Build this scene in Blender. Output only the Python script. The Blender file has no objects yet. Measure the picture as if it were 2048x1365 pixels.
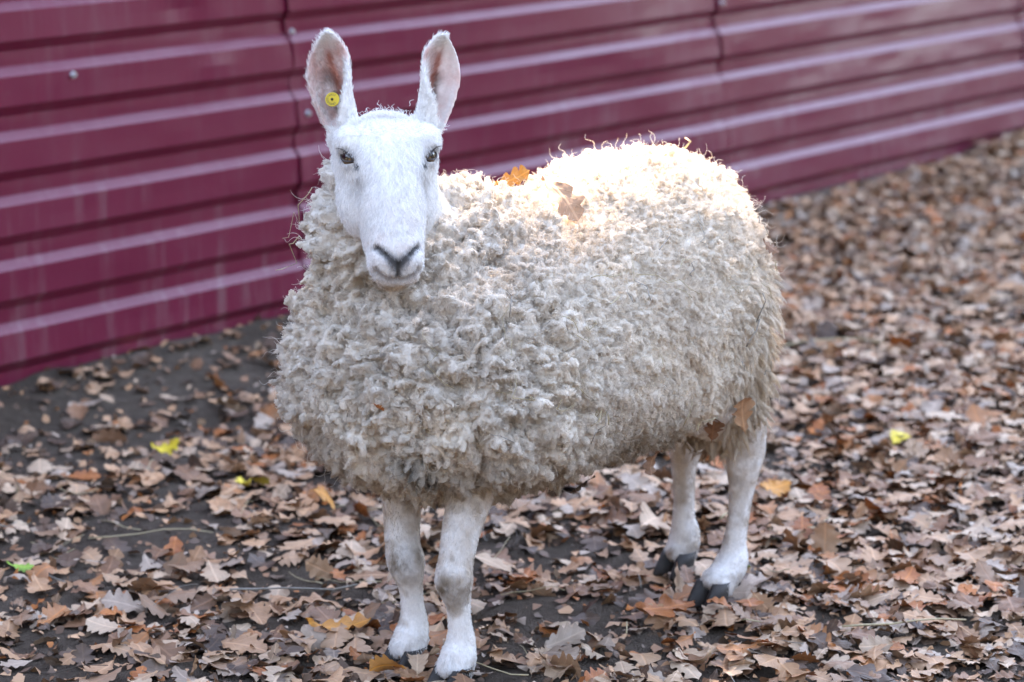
import bpy, bmesh, math, random
import numpy as np
from mathutils import Vector, Matrix

random.seed(7)
rng = np.random.default_rng(11)
scene = bpy.context.scene
COL = scene.collection

# ------------------------------------------------------------------ camera
cam_d = bpy.data.cameras.new('camera')
cam = bpy.data.objects.new('camera', cam_d)
COL.objects.link(cam)
cam.location = (0, 0, 1.37)
cam.rotation_euler = (math.radians(90 - 11.7225), 0, 0)
cam_d.sensor_width = 36.0
cam_d.lens = 36.0 * 5600 / 2048
cam_d.clip_start = 0.05
cam_d.clip_end = 3000
cam_d.dof.use_dof = True
cam_d.dof.focus_distance = 4.06
cam_d.dof.aperture_fstop = 4.6
scene.camera = cam

# ------------------------------------------------------------------ sky and sun
SUN = Vector((0.20, 0.60, 0.775)).normalized()
sun_el = math.asin(SUN.z)
sun_az = math.atan2(SUN.x, SUN.y)
world = bpy.data.worlds.new('World')
scene.world = world
world.use_nodes = True
wn = world.node_tree
bg = wn.nodes['Background']
sky = wn.nodes.new('ShaderNodeTexSky')
sky.sky_type = 'NISHITA'
sky.sun_disc = False
sky.sun_elevation = sun_el
sky.sun_rotation = sun_az
sky.air_density = 1.0
sky.dust_density = 0.15
sky.ozone_density = 1.6
wn.links.new(sky.outputs[0], bg.inputs[0])
bg.inputs[1].default_value = 0.10
sun_d = bpy.data.lights.new('sun', 'SUN')
sun_d.energy = 3.2
sun_d.angle = math.radians(0.53)
sun_d.color = (1.0, 0.97, 0.91)
sun = bpy.data.objects.new('sun', sun_d)
COL.objects.link(sun)
sun.location = SUN * 40
sun.rotation_euler = SUN.to_track_quat('Z', 'Y').to_euler()

vs = scene.view_settings
vs.view_transform = 'Standard'
vs.look = 'None'
vs.gamma = 1.0
vs.use_curve_mapping = False
vs.exposure = 3.92
vs.use_white_balance = True
vs.white_balance_temperature = 8500
vs.white_balance_tint = 18
scene.cycles.max_bounces = 8
scene.cycles.diffuse_bounces = 5
scene.cycles.use_denoising = True
scene.cycles_curves.shape = 'RIBBONS'

# ------------------------------------------------------------------ small helpers
def link(o, parent=None):
    COL.objects.link(o)
    if parent is not None:
        o.parent = parent
    return o

def tag(o, label=None, cat=None, group=None, kind=None):
    if label: o['label'] = label
    if cat: o['category'] = cat
    if group: o['group'] = group
    if kind: o['kind'] = kind
    return o

def empty(name, loc=(0, 0, 0), rz=0.0):
    o = bpy.data.objects.new(name, None)
    o.empty_display_size = 0.1
    o.location = loc
    o.rotation_euler = (0, 0, rz)
    return link(o)

def mesh_obj(name, V, F, mat=None, parent=None, smooth=True):
    me = bpy.data.meshes.new(name)
    me.from_pydata([tuple(v) for v in V], [], [tuple(f) for f in F])
    me.update()
    if smooth:
        me.polygons.foreach_set('use_smooth', [True] * len(me.polygons))
    if mat:
        me.materials.append(mat)
    return link(bpy.data.objects.new(name, me), parent)

def nrm(v):
    v = np.asarray(v, float)
    return v / np.maximum(np.linalg.norm(v, axis=-1, keepdims=True), 1e-9)

def sstep(a, b, x):
    t = np.clip((x - a) / (b - a), 0, 1)
    return t * t * (3 - 2 * t)

def hash3(ix, iy, iz, seed=0):
    h = (ix.astype(np.int64) * 374761393 + iy.astype(np.int64) * 668265263 + iz.astype(np.int64) * 2147483647 + seed * 974711) & 0xffffffff
    h = ((h ^ (h >> 13)) * 1274126177) & 0xffffffff
    h = ((h ^ (h >> 16)) * 2246822519) & 0xffffffff
    return ((h ^ (h >> 15)) & 0xffffff) / float(0xffffff)

def vnoise(P, seed=0):
    P = np.asarray(P, float)
    I = np.floor(P).astype(np.int64); f = P - I
    f = f * f * (3 - 2 * f)
    r = 0
    for dx in (0, 1):
        for dy in (0, 1):
            for dz in (0, 1):
                w = (f[:, 0] if dx else 1 - f[:, 0]) * (f[:, 1] if dy else 1 - f[:, 1]) * (f[:, 2] if dz else 1 - f[:, 2])
                r = r + w * hash3(I[:, 0] + dx, I[:, 1] + dy, I[:, 2] + dz, seed)
    return r * 2 - 1

def fbm(P, seed=0, oct=3):
    r = 0; a = 1.0; P = np.asarray(P, float)
    for k in range(oct):
        r = r + a * vnoise(P * 2 ** k, seed + k); a *= 0.5
    return r

def worley(P, seed=0):
    """F1 distance and F2 distance to jittered cell points"""
    P = np.asarray(P, float)
    I = np.floor(P).astype(np.int64)
    d1 = np.full(len(P), 9.0); d2 = np.full(len(P), 9.0)
    for dx in (-1, 0, 1):
        for dy in (-1, 0, 1):
            for dz in (-1, 0, 1):
                c = I + np.array([dx, dy, dz])
                q = np.stack([c[:, k] + hash3(c[:, 0], c[:, 1], c[:, 2], seed + 17 * k) for k in range(3)], 1)
                d = np.linalg.norm(P - q, axis=1)
                m = d < d1
                d2 = np.where(m, d1, np.minimum(d2, d)); d1 = np.where(m, d, d1)
    return d1, d2

# ------------------------------------------------------------------ materials
def mat_new(name):
    m = bpy.data.materials.new(name); m.use_nodes = True
    nt = m.node_tree
    return m, nt, nt.nodes['Principled BSDF']

def N(nt, typ, **kw):
    n = nt.nodes.new(typ)
    for k, v in kw.items():
        setattr(n, k, v)
    return n

def mixcol(nt, fac, a, b, mode='MIX'):
    n = N(nt, 'ShaderNodeMix', data_type='RGBA', blend_type=mode)
    for sock, v in ((n.inputs[0], fac), (n.inputs[6], a), (n.inputs[7], b)):
        if hasattr(v, 'is_linked'):
            nt.links.new(v, sock)
        elif isinstance(v, (tuple, list)):
            sock.default_value = (*v[:3], 1)
        else:
            sock.default_value = v
    return n.outputs[2]

def noise(nt, scale, detail=4, rough=0.55, vec=None, dist=0.0):
    n = N(nt, 'ShaderNodeTexNoise')
    n.inputs['Scale'].default_value = scale
    n.inputs['Detail'].default_value = detail
    n.inputs['Roughness'].default_value = rough
    n.inputs['Distortion'].default_value = dist
    if vec is not None:
        nt.links.new(vec, n.inputs['Vector'])
    return n.outputs['Fac']

def ramp(nt, fac, stops):
    r = N(nt, 'ShaderNodeValToRGB')
    el = r.color_ramp.elements
    while len(el) < len(stops):
        el.new(0.5)
    for e, (p, c) in zip(el, stops):
        e.position = p
        e.color = (*c, 1) if isinstance(c, (tuple, list)) else (c, c, c, 1)
    nt.links.new(fac, r.inputs[0])
    return r.outputs[0]

def bump(nt, bsdf, height, strength=0.3, dist=0.01):
    b = N(nt, 'ShaderNodeBump')
    b.inputs['Strength'].default_value = strength
    b.inputs['Distance'].default_value = dist
    nt.links.new(height, b.inputs['Height'])
    nt.links.new(b.outputs[0], bsdf.inputs['Normal'])

def objcoord(nt):
    return N(nt, 'ShaderNodeTexCoord').outputs['Object']

def geopos(nt):
    return N(nt, 'ShaderNodeNewGeometry').outputs['Position']

def mat_plain(name, col, rough=0.6, spec=0.4, var=0.15, scale=40):
    m, nt, b = mat_new(name)
    f = noise(nt, scale, 3, vec=objcoord(nt))
    c = mixcol(nt, f, tuple(x * (1 - var) for x in col), tuple(min(1, x * (1 + var)) for x in col))
    nt.links.new(c, b.inputs['Base Color'])
    b.inputs['Roughness'].default_value = rough
    b.inputs['Specular IOR Level'].default_value = spec
    return m

# dark trodden soil
def make_soil():
    m, nt, b = mat_new('soil')
    p = geopos(nt)
    n1 = noise(nt, 2.2, 5, vec=p)
    n2 = noise(nt, 38, 6, 0.65, vec=p)
    n3 = noise(nt, 240, 3, 0.6, vec=p)
    c = ramp(nt, n1, [(0.3, (0.110, 0.080, 0.060)), (0.55, (0.178, 0.134, 0.103)), (0.75, (0.235, 0.180, 0.140))])
    c = mixcol(nt, 0.55, c, ramp(nt, n2, [(0.3, (0.45, 0.44, 0.44)), (0.7, (1.3, 1.28, 1.25))]), 'MULTIPLY')
    c = mixcol(nt, ramp(nt, n3, [(0.62, 0.0), (0.78, 0.5)]), c, (0.16, 0.12, 0.09))
    nt.links.new(c, b.inputs['Base Color'])
    b.inputs['Roughness'].default_value = 0.95
    b.inputs['Specular IOR Level'].default_value = 0.08
    add = N(nt, 'ShaderNodeMath', operation='ADD')
    nt.links.new(n2, add.inputs[0]); nt.links.new(n3, add.inputs[1])
    bump(nt, b, add.outputs[0], 1.0, 0.035)
    return m

def make_fence_paint():
    m, nt, b = mat_new('wine_paint')
    p = objcoord(nt)
    mp = N(nt, 'ShaderNodeMapping'); nt.links.new(p, mp.inputs[0]); mp.inputs['Scale'].default_value = (26, 26, 2.2)
    streak = noise(nt, 1.0, 5, 0.7, vec=mp.outputs[0])
    blot = noise(nt, 3.0, 4, 0.6, vec=p)
    speck = noise(nt, 120, 3, 0.6, vec=p)
    sep = N(nt, 'ShaderNodeSeparateXYZ'); nt.links.new(p, sep.inputs[0])
    low = N(nt, 'ShaderNodeMapRange'); nt.links.new(sep.outputs[2], low.inputs[0])
    low.inputs[1].default_value = 0.0; low.inputs[2].default_value = 0.75
    low.inputs[3].default_value = 1.0; low.inputs[4].default_value = 0.35
    d = ramp(nt, streak, [(0.50, 0.0), (0.74, 0.75)])
    mul = N(nt, 'ShaderNodeMath', operation='MULTIPLY'); nt.links.new(d, mul.inputs[0]); nt.links.new(low.outputs[0], mul.inputs[1])
    mul2 = N(nt, 'ShaderNodeMath', operation='MULTIPLY'); nt.links.new(mul.outputs[0], mul2.inputs[0])
    nt.links.new(ramp(nt, blot, [(0.36, 0.0), (0.60, 1.0)]), mul2.inputs[1])
    base = mixcol(nt, blot, (0.125, 0.0075, 0.025), (0.155, 0.012, 0.036))
    c = mixcol(nt, mul2.outputs[0], base, (0.22, 0.13, 0.13))
    c = mixcol(nt, ramp(nt, speck, [(0.70, 0.0), (0.80, 0.35)]), c, (0.3, 0.24, 0.25))
    nt.links.new(c, b.inputs['Base Color'])
    rr = N(nt, 'ShaderNodeMapRange'); nt.links.new(blot, rr.inputs[0])
    rr.inputs[3].default_value = 0.27; rr.inputs[4].default_value = 0.40
    nt.links.new(rr.outputs[0], b.inputs['Roughness'])
    b.inputs['Specular IOR Level'].default_value = 0.36
    b.inputs['Coat Weight'].default_value = 0.03
    b.inputs['Coat Roughness'].default_value = 0.15
    bump(nt, b, blot, 0.12, 0.02)
    return m

def make_leaf_mat(name, c0, c1, under):
    m, nt, b = mat_new(name)
    uv = N(nt, 'ShaderNodeUVMap').outputs[0]
    sep = N(nt, 'ShaderNodeSeparateXYZ'); nt.links.new(uv, sep.inputs[0])
    g = N(nt, 'ShaderNodeNewGeometry')
    n1 = noise(nt, 30, 4, vec=g.outputs['Position'])
    n2 = noise(nt, 160, 3, vec=g.outputs['Position'])
    c = mixcol(nt, ramp(nt, n1, [(0.32, 0.0), (0.68, 1.0)]), c0, c1)
    isl = g.outputs['Random Per Island']
    hv = N(nt, 'ShaderNodeHueSaturation'); nt.links.new(c, hv.inputs['Color'])
    mr = N(nt, 'ShaderNodeMapRange'); nt.links.new(isl, mr.inputs[0]); mr.inputs[3].default_value = 0.72; mr.inputs[4].default_value = 1.22
    nt.links.new(mr.outputs[0], hv.inputs['Value'])
    c = hv.outputs[0]
    c = mixcol(nt, ramp(nt, n2, [(0.60, 0.0), (0.75, 0.45)]), c, tuple(x * 0.4 for x in c0))
    c = mixcol(nt, g.outputs['Backfacing'], c, mixcol(nt, 0.6, c, under))
    # midrib and side veins in leaf coordinates
    ab = N(nt, 'ShaderNodeMath', operation='ABSOLUTE'); nt.links.new(sep.outputs[1], ab.inputs[0])
    rib = N(nt, 'ShaderNodeMapRange'); nt.links.new(ab.outputs[0], rib.inputs[0])
    rib.inputs[1].default_value = 0.012; rib.inputs[2].default_value = 0.03; rib.inputs[3].default_value = 0.6; rib.inputs[4].default_value = 0.0
    su = N(nt, 'ShaderNodeMath', operation='SUBTRACT'); nt.links.new(sep.outputs[0], su.inputs[0])
    hm = N(nt, 'ShaderNodeMath', operation='MULTIPLY'); nt.links.new(ab.outputs[0], hm.inputs[0]); hm.inputs[1].default_value = 0.8
    nt.links.new(hm.outputs[0], su.inputs[1])
    fr = N(nt, 'ShaderNodeMath', operation='MULTIPLY'); nt.links.new(su.outputs[0], fr.inputs[0]); fr.inputs[1].default_value = 2 * math.pi * 6
    cs = N(nt, 'ShaderNodeMath', operation='COSINE'); nt.links.new(fr.outputs[0], cs.inputs[0])
    vn = ramp(nt, cs.outputs[0], [(0.93, 0.0), (0.99, 0.35)])
    mx = N(nt, 'ShaderNodeMath', operation='MAXIMUM'); nt.links.new(vn, mx.inputs[0]); nt.links.new(rib.outputs[0], mx.inputs[1])
    c = mixcol(nt, mx.outputs[0], c, tuple(min(1, x * 1.35) for x in c1))
    nt.links.new(c, b.inputs['Base Color'])
    b.inputs['Roughness'].default_value = 0.55
    b.inputs['Specular IOR Level'].default_value = 0.45
    ad = N(nt, 'ShaderNodeMath', operation='ADD'); nt.links.new(mx.outputs[0], ad.inputs[0]); nt.links.new(n2, ad.inputs[1])
    bump(nt, b, ad.outputs[0], 0.4, 0.002)
    return m

def make_wool_mat(name, trans=0.3):
    m, nt, b = mat_new(name)
    at = N(nt, 'ShaderNodeAttribute', attribute_name='wool_colour')
    nt.links.new(at.outputs['Color'], b.inputs['Base Color'])
    b.inputs['Roughness'].default_value = 0.75
    b.inputs['Specular IOR Level'].default_value = 0.12
    tr = N(nt, 'ShaderNodeBsdfTranslucent'); nt.links.new(at.outputs['Color'], tr.inputs[0])
    mx = N(nt, 'ShaderNodeMixShader'); mx.inputs[0].default_value = trans
    nt.links.new(b.outputs[0], mx.inputs[1]); nt.links.new(tr.outputs[0], mx.inputs[2])
    nt.links.new(mx.outputs[0], nt.nodes['Material Output'].inputs[0])
    return m

def make_skin():
    m, nt, b = mat_new('short_haired_skin')
    at = N(nt, 'ShaderNodeAttribute', attribute_name='coat_colour')
    n1 = noise(nt, 220, 4, vec=objcoord(nt))
    c = mixcol(nt, 0.35, at.outputs['Color'], ramp(nt, n1, [(0.3, 0.75), (0.7, 1.1)]), 'MULTIPLY')
    nt.links.new(c, b.inputs['Base Color'])
    b.inputs['Roughness'].default_value = 0.6
    b.inputs['Specular IOR Level'].default_value = 0.25
    b.inputs['Subsurface Weight'].default_value = 0.0
    bump(nt, b, n1, 0.3, 0.002)
    return m

SOIL = make_soil()
PAINT = make_fence_paint()
WOOL = make_wool_mat('wool', 0.14)
HAIR = make_wool_mat('short_hair', 0.15)
SKIN = make_skin()
STEEL = mat_plain('zinc_screw', (0.55, 0.56, 0.58), 0.35, 0.5, 0.2, 300)
STEEL.node_tree.nodes['Principled BSDF'].inputs['Metallic'].default_value = 0.9
RUBBER = mat_plain('washer_rubber', (0.05, 0.03, 0.035), 0.7)
HORN = mat_plain('hoof_horn', (0.038, 0.032, 0.028), 0.6, 0.3, 0.7, 70)
BARK = mat_plain('oak_bark', (0.09, 0.07, 0.055), 0.9, 0.2, 0.4, 12)
CANOPY = mat_plain('oak_foliage', (0.10, 0.075, 0.03), 0.7, 0.3, 0.4, 3)
STRAW = mat_plain('dry_straw', (0.42, 0.33, 0.19), 0.55, 0.4, 0.3, 60)
STRAWG = mat_plain('grey_straw', (0.26, 0.23, 0.19), 0.6, 0.4, 0.3, 60)
TWIG = mat_plain('twig_bark', (0.075, 0.055, 0.042), 0.8, 0.3, 0.4, 80)

# ------------------------------------------------------------------ ground
FP = np.array([-1.103, 5.887]); FD = nrm(np.array([0.588, 0.809])); FN = np.array([FD[1], -FD[0]])   # fence line, direction, side towards the animal

def ground_z(x, y):
    x = np.asarray(x, float); y = np.asarray(y, float)
    d = (x - FP[0]) * FN[0] + (y - FP[1]) * FN[1]
    t = (x - FP[0]) * FD[0] + (y - FP[1]) * FD[1]
    near = np.exp(-(x ** 2 + (y - 5) ** 2) / 200.0)
    P = np.stack([x.ravel(), y.ravel(), np.zeros(x.size)], 1)
    z = (0.012 * fbm(P * 1.7, 3, 3) + 0.006 * fbm(P * 9, 5, 2) + 0.0035 * fbm(P * 30, 6, 2)).reshape(x.shape)
    z = z * near
    bank = np.exp(-(d / 0.22) ** 2) * 0.055 * (1 - 0.5 * sstep(2.0, 3.2, t)) 
    rise = 0.05 * sstep(3.9, 5.2, t) * np.exp(-(d / 0.5) ** 2)
    return z + bank * near + rise

def build_ground():
    # fine grid where the animal stands, growing coarser out to the horizon
    def axis(c, fine, half, step):
        a = list(np.arange(c - half, c + half + 1e-6, step)); s = step
        lo, hi = a[0], a[-1]; L, Hh = [], []
        while hi < fine:
            s *= 1.35; hi += s; lo -= s; L.append(lo); Hh.append(hi)
        return np.array(L[::-1] + a + Hh)
    xs = axis(0.4, 900, 2.6, 0.03); ys = axis(7.0, 900, 4.0, 0.03)
    X, Y = np.meshgrid(xs, ys)
    Z = ground_z(X, Y)
    V = np.stack([X.ravel(), Y.ravel(), Z.ravel()], 1)
    ny, nx = X.shape
    idx = np.arange(nx * ny).reshape(ny, nx)
    F = np.stack([idx[:-1, :-1].ravel(), idx[:-1, 1:].ravel(), idx[1:, 1:].ravel(), idx[1:, :-1].ravel()], 1)
    o = mesh_obj('ground', V, F, SOIL)
    tag(o, 'dark trodden bare soil under the fallen leaves', None, None, 'structure')
build_ground()

# ------------------------------------------------------------------ fence of ribbed sheets laid with the ribs level
PITCH = 0.1375
def profile(zmax):
    """(height, outward) pairs from the bottom edge up"""
    pts = [(0.0, 0.0)]
    z = 0.0
    while z < zmax:                                   # inner flat, underside, broad outer face, ledge
        pts += [(z + 0.016, 0.0003), (z + 0.031, 0.0), (z + 0.054, 0.018), (z + 0.085, 0.0178), (z + 0.1165, 0.018), (z + 0.1365, 0.0)]
        z += PITCH
    return [p for p in pts if p[0] <= zmax]

def build_fence():
    root = empty('corrugated_fence', (FP[0], FP[1], 0.0), math.atan2(FD[1], FD[0]))
    tag(root, 'wine red ribbed sheet metal fence with level ribs behind the sheep', 'fence')
    prof = profile(1.93)
    # local frame: x along the fence, -y towards the animal, z up
    seams = [-3.1, -1.09, 0.985, 2.97, 5.02, 7.07]
    z0 = 0.045
    dents = [(0.60, 0.765, 0.05, -0.007), (0.70, 0.63, 0.06, 0.006), (0.66, 0.80, 0.04, 0.005), (1.72, 0.885, 0.06, -0.010), (1.86, 0.84, 0.07, 0.007),
             (2.72, 0.76, 0.09, -0.006), (3.10, 0.70, 0.10, 0.006), (2.6, 0.5, 0.12, 0.006), (3.3, 0.80, 0.08, -0.007), (0.25, 0.70, 0.10, 0.004), (1.3, 0.55, 0.12, -0.004), (4.0, 0.6, 0.15, 0.006)]
    for i in range(len(seams) - 1):
        a, b = seams[i], seams[i + 1] + 0.05
        n = 96
        ts = np.linspace(a, b, n)
        V = []
        for k, t in enumerate(ts):
            for (h, o) in prof:
                e0 = max(0, 1 - (t - a) / 0.07)                    # near edge lies on the previous sheet and lifts a little
                e1 = max(0, 1 - (b - t) / 0.10)
                lift = (0.0022 + 0.0026 * (0.5 + 0.5 * math.sin(h * 9 + i * 2.1))) * e0 ** 2 + 0.0 * e1
                shift = -0.004 * e1
                wob = 0.004 * math.sin(h * 11 + i) * e0 ** 3 + 0.0025 * math.sin(h * 31) * e0 ** 3
                V.append([t + wob - 0.062 * (h - 0.5) * 1.0 * max(e0, e1) ** 0.0, o + lift + shift, h])
        V = np.array(V)
        # sheets are not flat: long waves, small dents near the fixings
        Q = np.stack([V[:, 0] * 1.3, V[:, 2] * 3.5, np.full(len(V), i * 7.0)], 1)
        V[:, 1] += 0.0045 * fbm(Q, 31, 2) + 0.0012 * fbm(Q * 4, 41, 2)
        for (dx, dz, r, am) in dents:
            rr = ((V[:, 0] - dx) ** 2 / (1.6 * r) ** 2 + (V[:, 2] - dz) ** 2 / r ** 2)
            V[:, 1] += am * np.exp(-rr * 2.2)
        lean = 0.02 + 0.13 * sstep(1.4, 4.2, V[:, 0])             # the fence leans back more towards its far end
        V[:, 1] -= lean * (V[:, 2] - 0.0)
        m = len(prof)
        W = np.stack([V[:, 0], -V[:, 1], V[:, 2] + z0], 1)
        F = []
        for k in range(n - 1):
            for j in range(m - 1):
                q = k * m + j
                F.append((q, q + m, q + m + 1, q + 1))
        o = mesh_obj('panel', W, F, PAINT, root, smooth=False)
        md = o.modifiers.new('edge', 'SOLIDIFY'); md.thickness = 0.0007; md.offset = -1
        panels.append((o, a, W.reshape(n, m, 3), prof, ts))
    return root
panels = []
fence = build_fence()

def screw_on(panel_rec, t, h):
    o, a, W, prof, ts = panel_rec
    k = int(np.clip(np.searchsorted(ts, t), 0, len(ts) - 1))
    hs = W[k, :, 2]
    j = int(np.clip(np.searchsorted(hs, h), 1, len(hs) - 1))
    f = (h - hs[j - 1]) / max(1e-6, hs[j] - hs[j - 1])
    p = W[k, j - 1] * (1 - f) + W[k, j] * f
    bm = bmesh.new()
    R = Matrix.Rotation(math.radians(90), 4, 'X')
    bmesh.ops.create_cone(bm, cap_ends=True, segments=14, radius1=0.0085, radius2=0.0075, depth=0.0025, matrix=Matrix.Translation((0, -0.001, 0)) @ R)
    bmesh.ops.create_cone(bm, cap_ends=True, segments=6, radius1=0.0052, radius2=0.0048, depth=0.006, matrix=Matrix.Translation((0, -0.005, 0)) @ R)
    me = bpy.data.meshes.new('screw'); bm.to_mesh(me); bm.free(); me.materials.append(STEEL)
    s = link(bpy.data.objects.new('screw', me), o)
    s.location = p + np.array([0, -0.0015, 0])
    s.rotation_euler = (0, random.random(), 0)

for (pi, t, h) in [(1, 0.245, 0.700), (2, 1.0, 0.735), (2, 1.02, 0.537), (3, 2.985, 0.665), (2, 1.90, 0.79), (4, 5.2, 0.7), (3, 3.6, 0.66), (1, -0.9, 0.7)]:
    screw_on(panels[pi], t, h)

# ------------------------------------------------------------------ shade: an oak beyond the fence, out of the picture, with a gap that lets one patch of sun onto the rump
def tube(path, radii, seg=10):
    path = np.asarray(path, float); n = len(path)
    V = []; F = []
    for i in range(n):
        d = nrm(path[min(i + 1, n - 1)] - path[max(i - 1, 0)])
        a = nrm(np.cross(d, [0.3, 0.9, 0.31])); b = np.cross(d, a)
        for k in range(seg):
            th = 2 * math.pi * k / seg
            V.append(path[i] + radii[i] * (math.cos(th) * a + math.sin(th) * b))
    for i in range(n - 1):
        for k in range(seg):
            F.append((i * seg + k, i * seg + (k + 1) % seg, (i + 1) * seg + (k + 1) % seg, (i + 1) * seg + k))
    F.append(tuple(range(seg))[::-1]); F.append(tuple((n - 1) * seg + k for k in range(seg)))
    return np.array(V), F

def join(parts):
    V = []; F = []; o = 0
    for v, f in parts:
        V.append(np.asarray(v)); F += [tuple(i + o for i in q) for q in f]; o += len(v)
    return np.concatenate(V), F

def build_shade_oak():
    base = np.array([7.4, 24.0, 0.0])
    root = empty('shade_oak', base)
    tag(root, 'large oak tree with brown autumn crown added out of view to shade the yard', 'tree')
    parts = [tube([(0, 0, -0.3), (0.1, 0, 3.0), (-0.2, -0.4, 7.0), (-0.6, -1.0, 12.0), (-1.0, -1.8, 17.0), (-1.3, -2.3, 20.5)], [0.62, 0.50, 0.43, 0.36, 0.22, 0.06], 14)]
    for k in range(11):
        an = k * 0.7 + 0.3; z0 = 11.5 + 0.9 * (k % 5)
        d = np.array([math.cos(an), math.sin(an), 0.55])
        s = np.array([-0.75, -1.3, z0])
        parts.append(tube([s, s + d * 1.8, s + d * 3.4 + [0, 0, 0.5], s + d * 4.9 + [0, 0, 0.9]], [0.17, 0.12, 0.07, 0.02], 7))
    V, F = join(parts)
    mesh_obj('trunk', V, F, BARK, root)
    c = np.array([6.1, 21.7, 19.0]); R = np.array([6.4, 6.6, 3.4])
    n = 34000
    g = rng.normal(size=(n, 3)); g = nrm(g) * (rng.random((n, 1)) ** (1 / 3.0))
    g *= (1 + 0.10 * fbm(g * 3, 77, 2))[:, None]
    P = c + g * R
    s = np.array(SUN)
    keep = np.ones(n, bool)
    holes = [((0.265, 4.50, 0.60), 0.13), ((0.18, 4.41, 0.60), 0.14), ((0.09, 4.31, 0.60), 0.11), ((0.0, 4.21, 0.60), 0.10), ((-0.05, 4.16, 0.63), 0.09)]
    for q, r in holes:
        d = P - np.array(q)
        perp = np.linalg.norm(d - (d @ s)[:, None] * s, axis=1)
        keep &= perp > r + 0.09
    P = P[keep]; n = len(P)
    a = nrm(rng.normal(size=(n, 3))); b = nrm(np.cross(a, rng.normal(size=(n, 3))))
    w = 0.13 + 0.08 * rng.random((n, 1))
    Vv = np.stack([P - a * w, P - b * w * 0.7, P + a * w, P + b * w * 0.7], 1).reshape(-1, 3) - base
    Ff = np.arange(4 * n).reshape(n, 4)
    mesh_obj('crown', Vv, Ff, CANOPY, root, smooth=False)
    return root
build_shade_oak()
# an unseen wood, added to darken the horizon that the fence reflects
def build_reflected_wood():
    n = 30000
    an = rng.random(n) * 2 * math.pi
    rad = 33 + 9 * rng.random(n) + 2.5 * np.sin(an * 9)
    top = 11.5 + 2.2 * np.sin(an * 7 + 1) + 1.6 * np.sin(an * 17 + 2) + 1.0 * np.sin(an * 41)
    top = top * (1 - .72 * np.exp(-((an - math.radians(27)) / .24) ** 4))          # lowered so the far sheets reflect low sky
    z = rng.random(n) ** .8 * top
    P = np.stack([rad * np.cos(an), 5 + rad * np.sin(an), z], 1)
    a = nrm(rng.normal(size=(n, 3))); b = nrm(np.cross(a, rng.normal(size=(n, 3))))
    w = .45 + .5 * rng.random((n, 1))
    V = np.stack([P - a * w, P - b * w * .7, P + a * w, P + b * w * .7], 1).reshape(-1, 3)
    o = mesh_obj('wood', V, np.arange(4 * n).reshape(n, 4), CANOPY, None, smooth=False)
    tag(o, 'unseen brown wood added all round for the fence to reflect', 'wood', None, 'stuff')
build_reflected_wood()

# ------------------------------------------------------------------ the sheep
# local frame of the animal: x forward, y its left, z up
SG = np.array([0.09, 4.30, 0.0]); SU = nrm(np.array([-0.682, -0.732, 0.0])); SL = np.array([-SU[1], SU[0], 0.0])
SL = np.array([0.732, -0.682, 0.0]) / np.linalg.norm([0.732, 0.682])
sheep = empty('sheep', SG, math.atan2(SU[1], SU[0]))
tag(sheep, 'white woolly sheep with tall upright ears standing on fallen leaves', 'sheep')

def toL(P):
    d = np.asarray(P, float) - SG
    return np.stack([d @ SU, d @ SL, d[..., 2]], -1)
def dirL(v):
    v = np.asarray(v, float)
    return np.array([v @ SU, v @ SL, v[2]])

# head frame, in animal coordinates
HA_w = nrm(np.array([0.0875, -0.5225, -0.848])); HX_w = nrm(np.array([0.986, 0.165, 0.0])); HX_w = nrm(HX_w - HA_w * (HX_w @ HA_w))
HN_w = np.cross(HA_w, HX_w)
H0 = toL(np.array([-0.182, 4.012, 0.867])); HA = dirL(HA_w); HX = dirL(HX_w); HN = dirL(HN_w)
def hp(x, s, n):
    return H0 + np.multiply.outer(np.asarray(x, float), HX) + np.multiply.outer(np.asarray(s, float), HA) + np.multiply.outer(np.asarray(n, float), HN)
def to_head(P):
    d = P - H0
    return d @ HX, d @ HA, d @ HN

def ellipsoid(c, axes, r, seg=20, rings=12):
    V = []; F = []
    ax = np.array(axes, float)
    for i in range(rings + 1):
        th = math.pi * i / rings
        for k in range(seg):
            ph = 2 * math.pi * k / seg
            q = (r[0] * math.sin(th) * math.cos(ph), r[1] * math.sin(th) * math.sin(ph), r[2] * math.cos(th))
            V.append(np.asarray(c) + q[0] * ax[0] + q[1] * ax[1] + q[2] * ax[2])
    for i in range(rings):
        for k in range(seg):
            F.append((i * seg + k, i * seg + (k + 1) % seg, (i + 1) * seg + (k + 1) % seg, (i + 1) * seg + k))
    return np.array(V), F
EYE3 = np.eye(3)

def loft(secs, seg=28, close=True):
    """secs: list of arrays (seg,3)"""
    n = len(secs); V = np.concatenate(secs); F = []
    for i in range(n - 1):
        for k in range(seg):
            F.append((i * seg + k, i * seg + (k + 1) % seg, (i + 1) * seg + (k + 1) % seg, (i + 1) * seg + k))
    F.append(tuple(range(seg))[::-1]); F.append(tuple((n - 1) * seg + k for k in range(seg)))
    return V, F

def ring(c, a, b, ra, rb, seg=28, e=2.0):
    th = np.arange(seg) * 2 * math.pi / seg
    cs, sn = np.cos(th), np.sin(th)
    x = np.sign(cs) * np.abs(cs) ** (2 / e) * ra; y = np.sign(sn) * np.abs(sn) ** (2 / e) * rb
    return np.asarray(c) + x[:, None] * np.asarray(a) + y[:, None] * np.asarray(b)

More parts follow.
